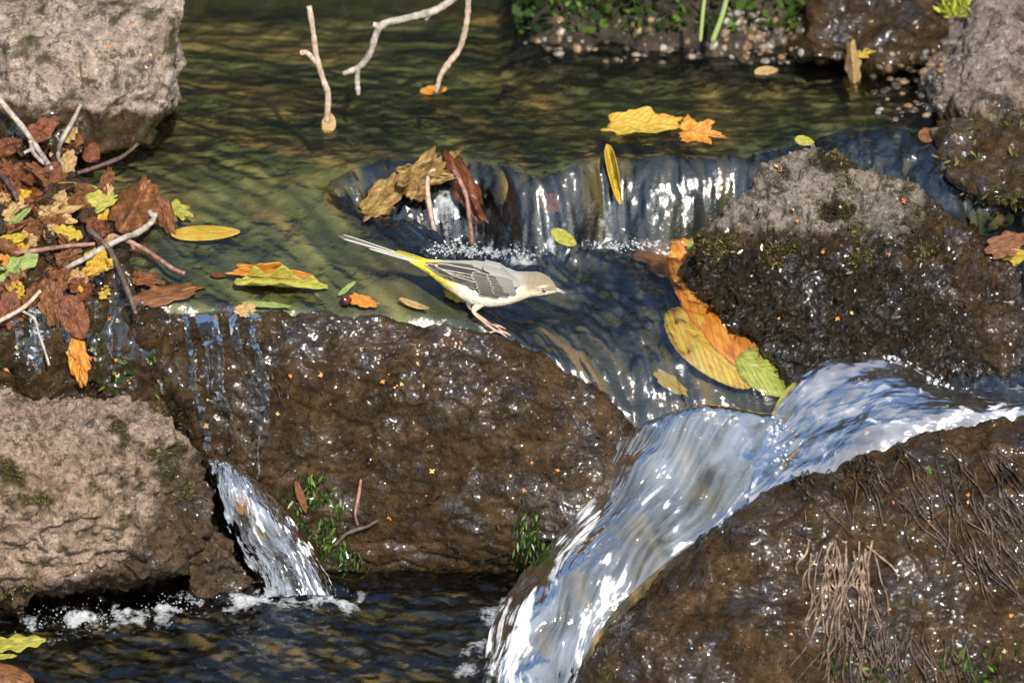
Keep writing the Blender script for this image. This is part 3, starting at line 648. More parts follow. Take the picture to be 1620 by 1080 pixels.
def leaf(px, py, L, Wd, ang, kind, col, label, cup=0., bend=0., fold=0., crumple=.06, tilt=.45, lift=.0025, roll=0., stem=None, drape=False, name='fallen_leaf', group='fallen leaves on the stream', only=None, up=None):
    """L, Wd in picture pixels (1620 wide), ang in degrees on the picture; the blade lies on whatever surface is there"""
    LN[0] += 1; rng = np.random.default_rng(100+LN[0])
    p, n = hit(px, py, only)
    vb = Vector(-ray(px, py)); n = (n*(1-tilt)+vb*tilt).normalized() if up is None else Vector(up).normalized()
    d = Vector(FWD); r_, u_ = Vector(RIGHT), Vector(UP); s = 1/PXM
    def onto(v): return v-d*(v.dot(n)/d.dot(n))
    a = R(ang); ax = onto(r_*math.cos(a)+u_*math.sin(a)); ay = onto(-r_*math.sin(a)+u_*math.cos(a))
    nb, nr = 72, 9
    B = outline(kind, nb, rng); f = np.linspace(0, 1, nr+1)[1:]
    xy = np.concatenate([[[0, 0]]]+[B*k for k in f]); X, Yl = xy[:, 0], xy[:, 1]
    size = max(L, Wd)*s*.5
    if roll:
        t = Yl*roll; Yr = np.sin(t)/roll; zr = (1-np.cos(t))/roll
    else: Yr, zr = Yl, 0*Yl
    q = np.c_[X*2, Yl*2, np.full(len(X), LN[0]*1.7)]
    z = (cup*Yl**2+bend*X**2-fold*np.abs(Yl)+crumple*fbm(q, 1, 3, .5)+.5*crumple*fbm(q, 2.6, 2)+zr)*size
    z -= np.percentile(z, 15 if fold == 0 else 2)
    ax, ay, n_ = np.array(ax)*L*.5*s, np.array(ay)*Wd*.5*s, np.array(n)
    V = X[:, None]*ax+Yr[:, None]*ay+(z+lift)[:, None]*n_
    if drape:                                         # the blade follows every swell of what it lies on
        for i in range(len(V)):
            ox = (X[i]*math.cos(a)*L-Yr[i]*math.sin(a)*Wd)*.5; oy = (X[i]*math.sin(a)*L+Yr[i]*math.cos(a)*Wd)*.5
            h, hn = hit(px+ox, py-oy, only); V[i] = np.array(h)-ray(px, py)*(lift+(.5 if lift > 0 else .15)*max(z[i], -.001))-np.array(p)
    Q = []
    for k in range(nb): Q.append((0, 1+k, 1+(k+1) % nb))
    for j in range(nr-1):
        for k in range(nb):
            a0, b0 = 1+j*nb+k, 1+j*nb+(k+1) % nb; Q.append((a0, a0+nb, b0+nb, b0))
    me = bpy.data.meshes.new(name); me.from_pydata(V.tolist(), [], Q)
    me.attributes.new('lu', 'FLOAT', 'POINT').data.foreach_set('value', X.astype(np.float32)); me.attributes.new('lv', 'FLOAT', 'POINT').data.foreach_set('value', Yl.astype(np.float32))
    me.polygons.foreach_set('use_smooth', [True]*len(me.polygons)); me.update()
    o = bpy.data.objects.new(name, me); COL.objects.link(o); o.location = p; me.materials.append(LM[col])
    md = o.modifiers.new('thickness', 'SOLIDIFY'); md.thickness = .0004
    tag(o, label, 'leaf', group)
    if stem:
        e = [V[0]*.0+(-ax*k)+n_*(lift+.001)+np.array([0, 0, dz]) for k, dz in stem]
        so_ = link('stalk', tube_mesh('stalk', [(e, [.0009, .0007])], sides=6), LM['brown'], parent=o)
    return o
LP = 'leaves in the damp pile by the ledge'
def pile(*a, **k): k.setdefault('group', LP); k.setdefault('crumple', .14); return leaf(*a, **k)
# pile at the left, back to front
pile(67, 205, 60, 34, 35, 'ragged', 'red', 'rust red leaf standing against the pale boulder', lift=.012, tilt=.7)
for k in range(85):
    rr = random.Random(k); qx = rr.uniform(-5, 175); qy = rr.uniform(210, 470) if qx < 120 else rr.uniform(290, 470)
    pile(qx, qy, rr.uniform(24, 60), rr.uniform(14, 30), rr.uniform(-60, 80), rr.choice(['ragged', 'oval', 'oak']), rr.choice(['brown', 'red', 'brown', 'dark', 'dark', 'tan', 'goldw']), 'wet scrap of leaf in the damp pile by the ledge', lift=rr.uniform(.001, .006), tilt=rr.uniform(.3, .7), cup=rr.uniform(-.5, .5), fold=rr.choice([0, 0, .5]), crumple=.25, group='scraps of leaf in the damp pile')
pile(16, 232, 56, 30, 20, 'oval', 'red', 'dark rust leaf at the left edge below the pale boulder', lift=.01, tilt=.6)
pile(145, 246, 34, 30, 80, 'oval', 'red', 'small glossy red brown leaf by thin twigs under the pale boulder', lift=.006, tilt=.7, cup=-.5)
pile(106, 264, 46, 30, 70, 'ragged', 'tan', 'pale tan pointed scrap standing in the leaf pile', lift=.012, tilt=.8, fold=.5)
pile(78, 278, 46, 32, 60, 'oval', 'red', 'brick red leaf tucked left of the pale scrap', lift=.008, tilt=.7)
pile(20, 285, 90, 50, 15, 'ragged', 'red', 'broad rust brown leaf at the left end of the pile', lift=.005, drape=True)
pile(60, 300, 90, 36, 10, 'oval', 'brown', 'brown leaf under the big tan leaf of the pile', lift=.003, drape=True)
pile(120, 302, 84, 22, 2, 'oval', 'green', 'lime yellow leaf lying along the back of the tan leaf', lift=.008, tilt=.5)
pile(155, 333, 74, 34, 22, 'ragged', 'green', 'yellow green leaf with brown spots left of the tent shaped leaf', lift=.007, cup=.3)
pile(92, 344, 112, 66, 18, 'maple', 'tan', 'large wrinkled tan and gold leaf in the middle of the pile', lift=.01, crumple=.26, fold=.3, tilt=.6)
pile(215, 338, 96, 76, 62, 'ragged', 'brown', 'dark orange brown leaf folded like a tent with a dark hollow', lift=.012, fold=1.1, tilt=.75, crumple=.2)
pile(262, 345, 66, 32, -68, 'ragged', 'brown', 'narrow brown leaf leaning right of the tent shaped leaf', lift=.01, tilt=.8, fold=.4)
pile(280, 330, 62, 40, -25, 'maple', 'green', 'yellow wet leaf half under water right of the tent shaped leaf', lift=.001, drape=True)
pile(325, 368, 110, 24, 2, 'oval', 'mixed', 'yellow brown leaf under the water skin on the ledge', lift=.0008, crumple=.03, drape=True)
pile(107, 372, 46, 22, -15, 'oak', 'yellow', 'small bright yellow torn leaf below the big tan leaf', lift=.009)
pile(16, 384, 70, 20, 14, 'oval', 'yellow', 'yellow leaf edge poking in at the left border', lift=.006)
pile(24, 350, 70, 13, 40, 'strip', 'lime', 'pale green blade lying slanted at the left border', lift=.012)
pile(18, 416, 56, 40, 50, 'ragged', 'orange', 'orange brown leaf behind the pale green leaf', lift=.005)
pile(34, 425, 84, 34, 34, 'oak', 'lime', 'pale green oak like leaf at the left border', lift=.009)
pile(120, 430, 120, 40, 14, 'ragged', 'brown', 'wide flat brown leaf lying under the crossing twigs', lift=.004, crumple=.08, drape=True)
pile(225, 440, 84, 36, -10, 'maple', 'brown', 'flat brown pointed leaf right of the crossing twigs', lift=.003, crumple=.08, drape=True)
pile(262, 466, 116, 30, 12, 'ragged', 'brown', 'long brown leaf hanging over the lip of the ledge', lift=.0025, crumple=.08, drape=True)
pile(82, 478, 72, 40, -82, 'ragged', 'brown', 'brown leaf hanging down the ledge left of the oval red leaf', lift=.006, tilt=.7)
pile(118, 502, 74, 48, -68, 'oval', 'red', 'oval rust red leaf stuck upright on the dripping ledge', lift=.009, tilt=.7, cup=-.2)
pile(128, 572, 80, 34, -78, 'ragged', 'orange', 'orange tan leaf dangling lowest on the dripping ledge', lift=.006, tilt=.7)
pile(14, 490, 60, 44, 80, 'ragged', 'red', 'dark red leaf low at the left border on the ledge', lift=.005, tilt=.7)
leaf(432, 440, 136, 20, -5, 'ragged', 'orange', 'orange brown leaf behind the yellow green one on the ledge lip', lift=.0045, cup=.3)
leaf(445, 454, 150, 22, -3, 'oak', 'green', 'long yellow green leaf floating on the ledge lip', lift=.004, cup=.3)
leaf(345, 434, 24, 9, -5, 'oval', 'red', 'tiny red leaf floating just left of the orange brown leaf', lift=.002, drape=True)
leaf(422, 483, 80, 9, -4, 'strip', 'lime', 'thin green blade caught on the front lip of the ledge', lift=.003)
leaf(388, 492, 22, 34, -80, 'ragged', 'tan', 'tan scrap plastered on the rock edge under the green blade', lift=.002)
leaf(574, 478, 50, 19, -14, 'ragged', 'orange', 'small orange leaf under the tail of the bird', lift=.002)
leaf(549, 458, 36, 8, 40, 'strip', 'lime', 'tiny green sprig left of the small orange leaf', lift=.004, tilt=.7)
leaf(655, 484, 50, 10, -18, 'strip', 'tan', 'curved cream strip of leaf on the crest below the bird', lift=.003, bend=.3)
leaf(722, 471, 42, 16, -22, 'ragged', 'yellow', 'gold leaf half hidden behind the belly of the bird', lift=.003)
# at and above the fall
leaf(612, 306, 104, 46, 44, 'ragged', 'sere', 'ragged brown leaf hanging in front of the draped leaf', lift=.004, crumple=.5, drape=True, only=('water',))
leaf(662, 282, 170, 92, 34, 'maple', 'sere', 'wrinkled yellow brown leaf draped over the lip of the middle fall', lift=.007, crumple=.8, fold=-.3, drape=True, only=('water',))
leaf(734, 296, 128, 40, -60, 'ragged', 'red', 'folded dark red leaf hanging right of the draped leaf', lift=.009, fold=1.2, crumple=.4, drape=True, only=('water',))
leaf(1020, 203, 130, 40, 4, 'ragged', 'mixed', 'broad yellow green leaf beside the orange lobed one above the right fall', lift=.0035, cup=.2, crumple=.1)
leaf(1096, 214, 112, 62, -8, 'maple', 'orange', 'orange lobed leaf lying beside the broad yellow green one above the right fall', lift=.0055, cup=.2, crumple=.08)
leaf(972, 278, 100, 20, -78, 'strip', 'yellow', 'narrow yellow leaf hanging down the right fall', lift=.006, crumple=.15, roll=1.2)
leaf(870, 322, 44, 30, -30, 'ragged', 'red', 'pinkish brown leaf blurred under the middle fall', lift=-.001, drape=True)
leaf(892, 376, 46, 22, -30, 'oval', 'green', 'yellow and green leaf drawn out at the foot of the fall', lift=.001, drape=True)
leaf(520, 199, 34, 24, 80, 'oval', 'tan', 'buff leaf caught at the foot of the forked stick', lift=.006, tilt=.7)
leaf(686, 146, 46, 15, 6, 'oval', 'orange', 'orange leaf caught at the foot of the thin upright stick', lift=.003)
leaf(1212, 115, 40, 16, 6, 'oval', 'tan', 'tan leaf floating by itself near the far bank', lift=.002)
leaf(1356, 88, 66, 24, 10, 'maple', 'yellow', 'yellow leaf lying flat behind the curled tan leaf', lift=.002)
leaf(1350, 112, 84, 26, -86, 'ragged', 'tan', 'curled tan leaf standing up at the far bank', lift=.012, tilt=.85, fold=.7)
leaf(1466, 218, 32, 24, 10, 'oval', 'brown', 'small round brown leaf by the shore boulder', lift=.004)
leaf(1270, 228, 32, 16, -12, 'oval', 'green', 'small yellow green leaf balanced behind the tip of the mossy boulder', lift=.008, tilt=.7)
leaf(1592, 392, 70, 38, 20, 'ragged', 'brown', 'brown leaf at the right edge under a yellow one', lift=.006, tilt=.6)
leaf(1604, 398, 54, 30, 14, 'oval', 'yellow', 'yellow leaf at the right edge behind the mossy boulder', lift=.012, tilt=.6)
# drowned leaves on the chute
WD = dict(drape=True, only=('water',))
leaf(1068, 412, 130, 56, -16, 'ragged', 'brown', 'brown drowned leaf at the high end of the orange one', lift=-.0022, **WD)
leaf(1160, 500, 300, 112, -52, 'oval', 'rust', 'long drowned orange leaf beside the mossy boulder', lift=-.0018, crumple=.1, **WD)
leaf(1122, 552, 180, 74, -42, 'oval', 'goldw', 'yellow drowned leaf along the left side of the orange one', lift=-.0024, crumple=.1, **WD)
leaf(1222, 592, 124, 66, -26, 'oval', 'green', 'spotted yellow green leaf at the low end of the orange one', lift=-.0008, crumple=.05, **WD)
leaf(1097, 387, 26, 14, 10, 'ragged', 'lime', 'bright green leaf scrap by the foot of the mossy boulder', lift=.008, tilt=.7)
leaf(1062, 606, 64, 22, -35, 'ragged', 'mixed', 'gold strip of leaf under the water above the cascade', lift=-.001, only=('water',), drape=True)
# lower pool
leaf(28, 1016, 90, 24, 6, 'oak', 'green', 'yellow green torn leaf floating at the lower left', lift=.003, only=('pool',), drape=True)
leaf(6, 1042, 40, 8, 4, 'strip', 'green', 'thin yellow green strip below the torn leaf', lift=.003, only=('pool',))
leaf(10, 1074, 90, 42, -14, 'oval', 'brown', 'smooth orange brown leaf in the lower left corner', lift=.004, only=('pool',), cup=-.2)
leaf(385, 800, 46, 26, -58, 'ragged', 'orange', 'orange leaf under the thin left trickle', lift=.0015, only=('fall_stone',), drape=True)
leaf(474, 785, 54, 12, -72, 'strip', 'brown', 'narrow rust leaf beside the green moss tuft', lift=.006)
leaf(408, 838, 44, 13, -50, 'strip', 'mixed', 'amber scrap of leaf washed by the left trickle', lift=.0015, only=('fall_stone',), drape=True)

# ================================================================== TWIGS
def bark(name, c1, c2, c3):
    m = MT(name); a = m.noise(160, 5, .7); c = m.ramp(a, [(.3, c1), (.5, c2), (.72, c3)])
    return m.done(m.pbr(c, .6, m.bump(m.noise(500, 4, .7), .0012, .8), .4))
BK = {'grey': bark('grey bark', (.15, .12, .1), (.33, .29, .25), (.55, .5, .42)), 'buff': bark('buff bark', (.22, .15, .1), (.42, .32, .24), (.6, .5, .38)),
      'red': bark('reddish bark', (.1, .04, .03), (.26, .13, .1), (.42, .25, .2)), 'dark': bark('dark bark', (.03, .02, .018), (.09, .06, .05), (.2, .15, .13))}
def twig(label, bk, paths, name='twig', lift=.006, Yc=None, group=None):
    parts = []
    for pth in paths:
        pts = []; rs = []
        for q in pth:
            if Yc is not None: p = atY(q[0], q[1], Yc+(q[3] if len(q) > 3 else 0))
            else:
                h, n = hit(q[0], q[1]); p = np.array(h)-ray(q[0], q[1])*((q[3] if len(q) > 3 else lift))
            pts.append(p); rs.append(q[2]*.5/PXM)
        parts.append((pts, rs))
    o = link(name, tube_mesh(name, parts, knob=.22, sides=9), BK[bk]); tag(o, label, 'twig', group); return o
TG = 'twigs caught in the stream'
twig('short forked stick standing upright in the upper pool', 'buff', [[(489, 10, 9), (496, 55, 9), (501, 92, 10), (512, 128, 10), (519, 150, 10), (517, 192, 9)], [(475, 84, 9), (486, 84, 9), (501, 100, 9)]], Yc=.20, group=TG)
twig('pale knobbly branch reaching down from the top edge', 'grey', [[(730, -12, 13), (690, 16, 13), (640, 30, 12), (602, 42, 12), (585, 85, 11), (568, 106, 10), (543, 117, 9)], [(602, 42, 9), (590, 39, 9)], [(566, 106, 9), (565, 128, 9), (567, 150, 8)], [(682, 18, 9), (674, 32, 6)]], Yc=.275, group=TG)
twig('thin reddish stick leaning right of the pale branch', 'buff', [[(741, -12, 10), (739, 30, 10), (728, 75, 10), (710, 100, 11), (697, 120, 9), (690, 146, 7)]], Yc=.25, group=TG)
twig('long grey twig slanting over the rust red leaves', 'grey', [[(-14, 142, 9), (14, 176, 9), (36, 202, 9), (60, 236, 9), (82, 268, 8)], [(48, 222, 7), (52, 240, 7), (62, 252, 7), (74, 262, 6)], [(38, 242, 5), (50, 236, 6)]], lift=.022, group=TG)
twig('short grey twig standing under the pale boulder', 'grey', [[(128, 165, 6), (115, 192, 8), (98, 222, 8), (92, 245, 7), (96, 262, 5)]], lift=.02, group=TG)
twig('dark wet twig pointing out over the pool edge', 'dark', [[(218, 228, 5), (196, 246, 6), (170, 258, 7), (148, 266, 7), (122, 274, 7)]], lift=.012, group=TG)
twig('pale lichen crusted twig hooked in front of the tent shaped leaf', 'grey', [[(230, 326, 9), (237, 336, 9), (243, 346, 9), (230, 360, 10), (214, 370, 10), (196, 376, 10), (160, 394, 10), (132, 410, 9), (104, 424, 8)], [(243, 346, 8), (246, 338, 8)]], lift=.022, group=TG)
twig('reddish brown twig ending bare on the ledge water', 'red', [[(178, 372, 7), (200, 380, 8), (228, 394, 8), (255, 412, 7), (272, 424, 7), (292, 433, 7)], [(206, 384, 6), (212, 394, 6)]], lift=.015, group=TG)
twig('dark straight twig crossing over the flat brown leaf', 'dark', [[(140, 362, 9), (164, 384, 9), (180, 408, 9), (196, 446, 8), (206, 470, 8), (215, 496, 6)]], lift=.022, group=TG)
twig('thin wet twig lying along the back of the ledge leaves', 'red', [[(22, 400, 7), (60, 396, 8), (100, 390, 7), (150, 386, 7)]], lift=.012, group=TG)
twig('pale twig poking from the left border above the ledge', 'buff', [[(-20, 516, 7), (10, 502, 7), (40, 484, 7), (64, 460, 6)]], lift=.018, group=TG)
twig('thin bent twig hanging down the dripping ledge', 'grey', [[(36, 492, 4), (54, 504, 5), (62, 530, 4), (70, 552, 4), (78, 578, 4)]], lift=.014, group=TG)
twig('small brown twig leaning on the boulder above the moss tuft', 'red', [[(571, 758, 4), (567, 785, 6), (562, 812, 4), (566, 830, 3)]], lift=.008, group=TG)
twig('short hooked twig beside the moss tuft', 'dark', [[(530, 862, 5), (548, 844, 6), (568, 836, 6), (582, 832, 5), (598, 822, 4)]], lift=.008, group=TG)
twig('long grey twig at the left border of the pile', 'dark', [[(-14, 262, 8), (8, 284, 9), (22, 304, 8), (28, 318, 7)]], lift=.016, group=TG)
# two stalks of the draped leaf
twig('pale bent stalk hanging from the draped leaf', 'buff', [[(690, 268, 8, .022), (681, 274, 8, .016), (676, 292, 8, .006), (680, 330, 8), (686, 360, 8), (692, 388, 8)]], Yc=.134, name='leaf_stalk', group='leaf stalks in the middle fall')
twig('reddish stalk hanging under the folded red leaf', 'red', [[(716, 268, 7, .022), (724, 280, 7, .014), (737, 308, 7, .004), (742, 340, 7), (747, 386, 7)]], Yc=.132, name='leaf_stalk', group='leaf stalks in the middle fall')

# ================================================================== BIRD
F0, _ = hit(792, 527); BY = F0.y; FX, FYP = 792.0, 527.0
bird = empty('bird', F0+Vector((0, 0, .0005))); bird.rotation_euler = (R(-17), 0, 0); tag(bird, 'small grey and yellow long tailed bird stepping down the wet boulder', 'bird')
def bp(a, b, c=0.0):                                  # side view pixels and distance towards the viewer -> local metres
    return np.array([(a-FX)/PXM, -c/PXM, (FYP-b)/PXM+c*math.tan(PITCH)/PXM*0])
ST = np.array([  # x, y centre, half height, half width
 (648, 411, 3, 4), (660, 415.5, 6, 7), (680, 422, 12, 13), (700, 430, 19, 19), (722, 438.5, 26.5, 26), (748, 446, 34, 31), (775, 450.5, 34.5, 31), (800, 453, 30, 27.5), (818, 453, 24, 22.5), (834, 450.5, 20.5, 18.5), (850, 449.5, 19.2, 17.5), (863, 452, 15.5, 14), (872, 455.5, 10, 9.5), (877.5, 458, 5.5, 5), (881, 459.3, 2.6, 2.6)])
S = catmull(ST, 240); ns = 96; NS = 240
th = np.linspace(0, 2*np.pi, ns, endpoint=False)
V = []; tang = np.gradient(S[:, :2], axis=0); tang /= np.linalg.norm(tang, axis=1)[:, None]
for (cx, cy, h, wd), t in zip(S, tang):
    nrm_ = np.array([t[1], -t[0]])*.5+np.array([0, -1])*.5; nrm_ /= np.linalg.norm(nrm_)
    for k in th:
        V.append(bp(cx+nrm_[0]*h*math.cos(k), cy+nrm_[1]*h*math.cos(k), wd*math.sin(k)))
V = np.array(V); V = V+.00035*perlin(V*260)[:, None]*np.array([1, 1, 1])
q = grid_quads(NS, ns, True)
vv = np.tile(np.cos(th), NS); uu = np.repeat(S[:, 0], ns); side = np.tile(np.abs(np.sin(th)), NS)
def lerp(a, b, t): return a+(b-a)*t[:, None]
pn = perlin(V*500)*.5+perlin(V*1300)*.4
grey = np.array([.29, .28, .255]); tanh = np.array([.20, .16, .095]); cream = np.array([.84, .80, .66]); yel = np.array([.72, .56, .03]); olive = np.array([.42, .36, .08]); white = np.array([.72, .68, .58])
up_ = sstep(-.15, .25, vv+.08*pn)
belly = lerp(lerp(np.tile(yel, (len(V), 1)), np.tile(cream, (len(V), 1)), sstep(700, 742, uu+10*pn)), np.tile(np.array([.66, .58, .40]), (len(V), 1)), sstep(800, 825, uu+6*pn))
back = lerp(np.tile(yel*.85, (len(V), 1)), np.tile(grey, (len(V), 1)), sstep(672, 712, uu+8*pn)); back = lerp(back, np.tile(tanh, (len(V), 1)), sstep(826, 862, uu+8*pn)*.8)
colr = lerp(belly, back, up_)
headm = sstep(822, 838, uu); colr = lerp(colr, np.tile(np.array([.21, .175, .115]), (len(V), 1)), headm*sstep(-.62, -.2, vv)*.85)
ex, ey = 860.5, 457.5
vx = V[:, 0]*PXM+FX; vy = FYP-V[:, 2]*PXM
brow = np.exp(-(((vx-858)/9)**2+((vy-451.5+.15*(vx-858))/1.8)**2))*(np.abs(V[:, 1]) > 0)
lore = np.exp(-(((vx-868)/7)**2+((vy-457.3)/2.2)**2)); ear = np.exp(-(((vx-851)/6)**2+((vy-458)/3)**2))
colr = lerp(colr, np.tile(np.array([.62, .54, .38]), (len(V), 1)), brow*.8); colr = lerp(colr, np.tile(np.array([.12, .10, .08]), (len(V), 1)), np.clip(lore*.75+ear*.5, 0, 1))
gold = np.exp(-(((vx-800)/14)**2+((vy-482)/5)**2)); colr = lerp(colr, np.tile(np.array([.7, .42, .05]), (len(V), 1)), gold*.6)
colr = np.clip(colr*(1+.34*pn)[:, None], .01, 1)
m = MT('plumage'); fv = m.scaled((450, 1100, 1100))
nr = m.bump(m.noise(1, 4, .6, fv), .0012, .7); m_plum = m.done(m.pbr(m.attr('plume', True), .85, nr, .15, **{'Sheen Weight': .25}))
b_ = link('body', mesh_np('body', V, q, {'plume': colr}), m_plum, parent=bird)
def lat(a, b):                                        # body half width at a side view point
    k = np.argmin(np.abs(S[:, 0]-a)); h, wd = S[k, 2], S[k, 3]; t = np.clip(abs(b-S[k, 1])/max(h, 1), 0, .95)
    return wd*math.sqrt(1-t*t) if a > 668 else 5.0
m = MT('feather'); ed = m.attr('v'); sh = m.noise(1, 3, .6, m.scaled((300, 2500, 2500)))
def feather_mat(name, dark, pale, e0, e1):
    m = MT(name); ed = m.attr('v'); c = m.mix(m.ramp(ed, [(e0, 0.0), (e1, 1.0)]), dark, pale)
    bb = m.noise(1, 3, .6, m.scaled((500, 2600, 2600))); c = m.mix(m.ramp(bb, [(.3, .3), (.6, 0.0)]), c, tuple(k*.5 for k in dark))
    return m.done(m.pbr(c, .6, m.bump(bb, .0006, .6), .3))
FM = {'dark': feather_mat('dark flight feather', (.034, .029, .027), (.70, .64, .53), .62, .86), 'cov': feather_mat('covert feather', (.07, .062, .056), (.52, .47, .39), .60, .90),
      'black': feather_mat('black tail feather', (.025, .022, .02), (.30, .27, .22), .85, 1.0), 'white': feather_mat('white tail feather', (.78, .76, .70), (.85, .84, .8), .8, 1.0), 'greyf': feather_mat('grey scapular', (.265, .255, .23), (.31, .30, .27), .6, 1.0), 'cov2': feather_mat('lesser covert', (.17, .16, .145), (.34, .32, .28), .6, 1.0), 'yel': feather_mat('yellow tail covert', (.55, .44, .03), (.66, .58, .1), .6, 1.0)}
def feather(base, tip, wpx, off, mat, parent, sgn=1, name='feather', bow=0.0, flat=None, c0=None):
    n, k = 16, 7; b, t = np.array(base, float), np.array(tip, float); d = t-b; L = np.linalg.norm(d); d /= L; p = np.array([-d[1], d[0]])
    V = []; A = []
    for i in range(n):
        u = i/(n-1); wd = wpx*.5*(min(1, (u/.2+.35))*math.sqrt(max(1-max(0, (u-.72)/.285)**2, .002)))
        for j in range(k):
            s = j/(k-1)*2-1; a, bb = b+d*L*u+p*(s*wd+bow*math.sin(u*math.pi))
            if flat is None: c = lat(a, bb)+off+.6*(1-s*s)
            else: c = flat[0]+s*wd*flat[1]+off; a, bb = b+d*L*u+p*(s*wd*flat[2])
            V.append(bp(a, bb, sgn*c)); A.append(max(abs(s), 0 if u < .8 else (u-.8)/.2))
    V = np.array(V)-0; me = mesh_np(name, V, grid_quads(n, k), {'v': np.array(A)})
    o = link(name, me, FM[mat], parent=parent); md = o.modifiers.new('t', 'SOLIDIFY'); md.thickness = .0003; return o
for sgn in (1, -1):
    mw = []
    # the wing itself: a smooth covert panel with its feathers laid on
    n1, n2 = 26, 14; Vw = []
    topc = catmull([(672, 414), (700, 414), (740, 416), (775, 424), (806, 440), (818, 452)], n1); botc = catmull([(674, 418), (702, 432), (740, 452), (772, 466), (800, 464), (816, 456)], n1)
    for i in range(n1):
        for j in range(n2):
            a, bb = topc[i]+(botc[i]-topc[i])*(j/(n2-1)); Vw.append(bp(a, bb, sgn*(lat(a, bb)+1.2*math.sin(math.pi*j/(n2-1)))))
    wv = np.array(Vw); wg = link('wing', mesh_np('wing', wv, grid_quads(n1, n2), {'v': np.full(len(wv), .3)}), FM['cov'], parent=bird)
    for k in range(5): feather((762-3*k, 452-4.5*k), (692-5*k, 431-3.6*k), 8, 1.6+.35*k, 'dark', wg, sgn, 'flight_feather')
    for k in range(3): feather((764-k, 441-6*k), (704-8*k, 424-3.4*k), 10, 3.4+.5*k, 'dark', wg, sgn, 'flight_feather')
    rf = random.Random(3)
    for k in range(8): feather((792-.6*abs(k-3), 466-3.9*k), (758-1.8*k+rf.uniform(-2, 2), 459.5-4.6*k), 7.5, 4.6+.3*k, 'cov', wg, sgn, 'covert', bow=.8)
    for k in range(7): feather((806-1.0*k, 464-3.9*k), (781-1.9*k+rf.uniform(-2, 2), 458.5-4.4*k), 7.0, 6.0+.25*k, 'cov', wg, sgn, 'covert', bow=.8)
    for k in range(6): feather((817-1.4*k, 461-3.8*k), (797-2.6*k+rf.uniform(-1.5, 1.5), 456-4.2*k), 7, 6.6+.25*k, 'cov2', wg, sgn, 'covert', bow=.6)
    for k in range(7): feather((822-4.6*k, 447-3.6*k), (800-6*k+rf.uniform(-2, 2), 440-3.6*k), 12, 6.6+.22*k, 'greyf', wg, sgn, 'scapular')
# tail: twelve narrow feathers stacked, white outer ones lowest
tail = link('tail', mesh_np('tail', np.array([bp(a, b, c) for a, b, c in ((690, 418, 0), (690, 428, 6), (690, 428, -6), (640, 405, 0), (640, 408, 4), (640, 408, -4))]), np.array([[0, 1, 4, 3], [2, 0, 3, 5], [1, 2, 5, 4]]), {'v': np.zeros(6)}), FM['yel'], parent=bird)
for k in range(6):
    s = (k-2.5); mt = 'white' if k in (0, 5) else 'black'
    feather((672, 416), (534+abs(s)*4, 374+.4*abs(s)+1.2*s), 6.5, 0, mt, tail, 1, 'tail_feather', flat=(s*1.9, .9, .45))
feather((676, 420), (584, 393), 6, 0, 'white', tail, 1, 'tail_feather', flat=(4, .6, .5)); feather((690, 420), (618, 398), 9, 0, 'yel', tail, 1, 'tail_covert', flat=(4, .8, .8))
feather((690, 417), (628, 397), 8, 0, 'yel', tail, 1, 'tail_covert', flat=(0, .9, .6))
m = MT('horn'); m_bill = m.done(m.pbr(m.ramp(m.noise(400), [(.3, (.20, .19, .18)), (.7, (.32, .31, .30))]), .4, None, .5))
bill = Acc()
for up_b in (1, -1):
    C = np.array([bp(a, b) for a, b in ((875, 457.2-1.2*up_b), (881, 458.8-1.1*up_b), (887, 461-.9*up_b), (893, 463.5-.1*up_b))])
    v, qq, _c2 = tube(C, np.array([2.8, 2.5, 1.7, .3])/PXM, sides=10, n=18); bill.add(v, qq)
link('bill', bill.mesh('bill'), m_bill, parent=bird)
m = MT('eye'); m_eye = m.done(m.pbr((.008, .006, .005), .08, None, .6)); m = MT('eyelid'); m_lid = m.done(m.pbr((.5, .44, .33), .8))
for sgn in (1, -1):
    k = np.argmin(np.abs(S[:, 0]-ex)); c = lat(ex, ey)
    bm = bmesh.new(); bmesh.ops.create_uvsphere(bm, u_segments=16, v_segments=12, radius=3.4/PXM); bmesh.ops.translate(bm, verts=bm.verts, vec=Vector(bp(ex, ey, sgn*(c-.3))))
    for f in bm.faces: f.smooth = True
    me = bpy.data.meshes.new('eye'); bm.to_mesh(me); bm.free(); link('eye', me, m_eye, parent=bird)
    ring = [bp(ex+3.2*math.cos(t), ey+2.9*math.sin(t), sgn*(c+.5)) for t in np.linspace(0, 2*math.pi, 14)]
    link('eyelid', tube_mesh('eyelid', [(ring, [.35/PXM*1.6]*2)], sides=6), m_lid, parent=bird)
m = MT('leg skin'); m_leg = m.done(m.pbr(m.ramp(m.noise(500), [(.3, (.34, .2, .16)), (.7, (.52, .36, .29))]), .45, m.bump(m.noise(900), .0006), .4))
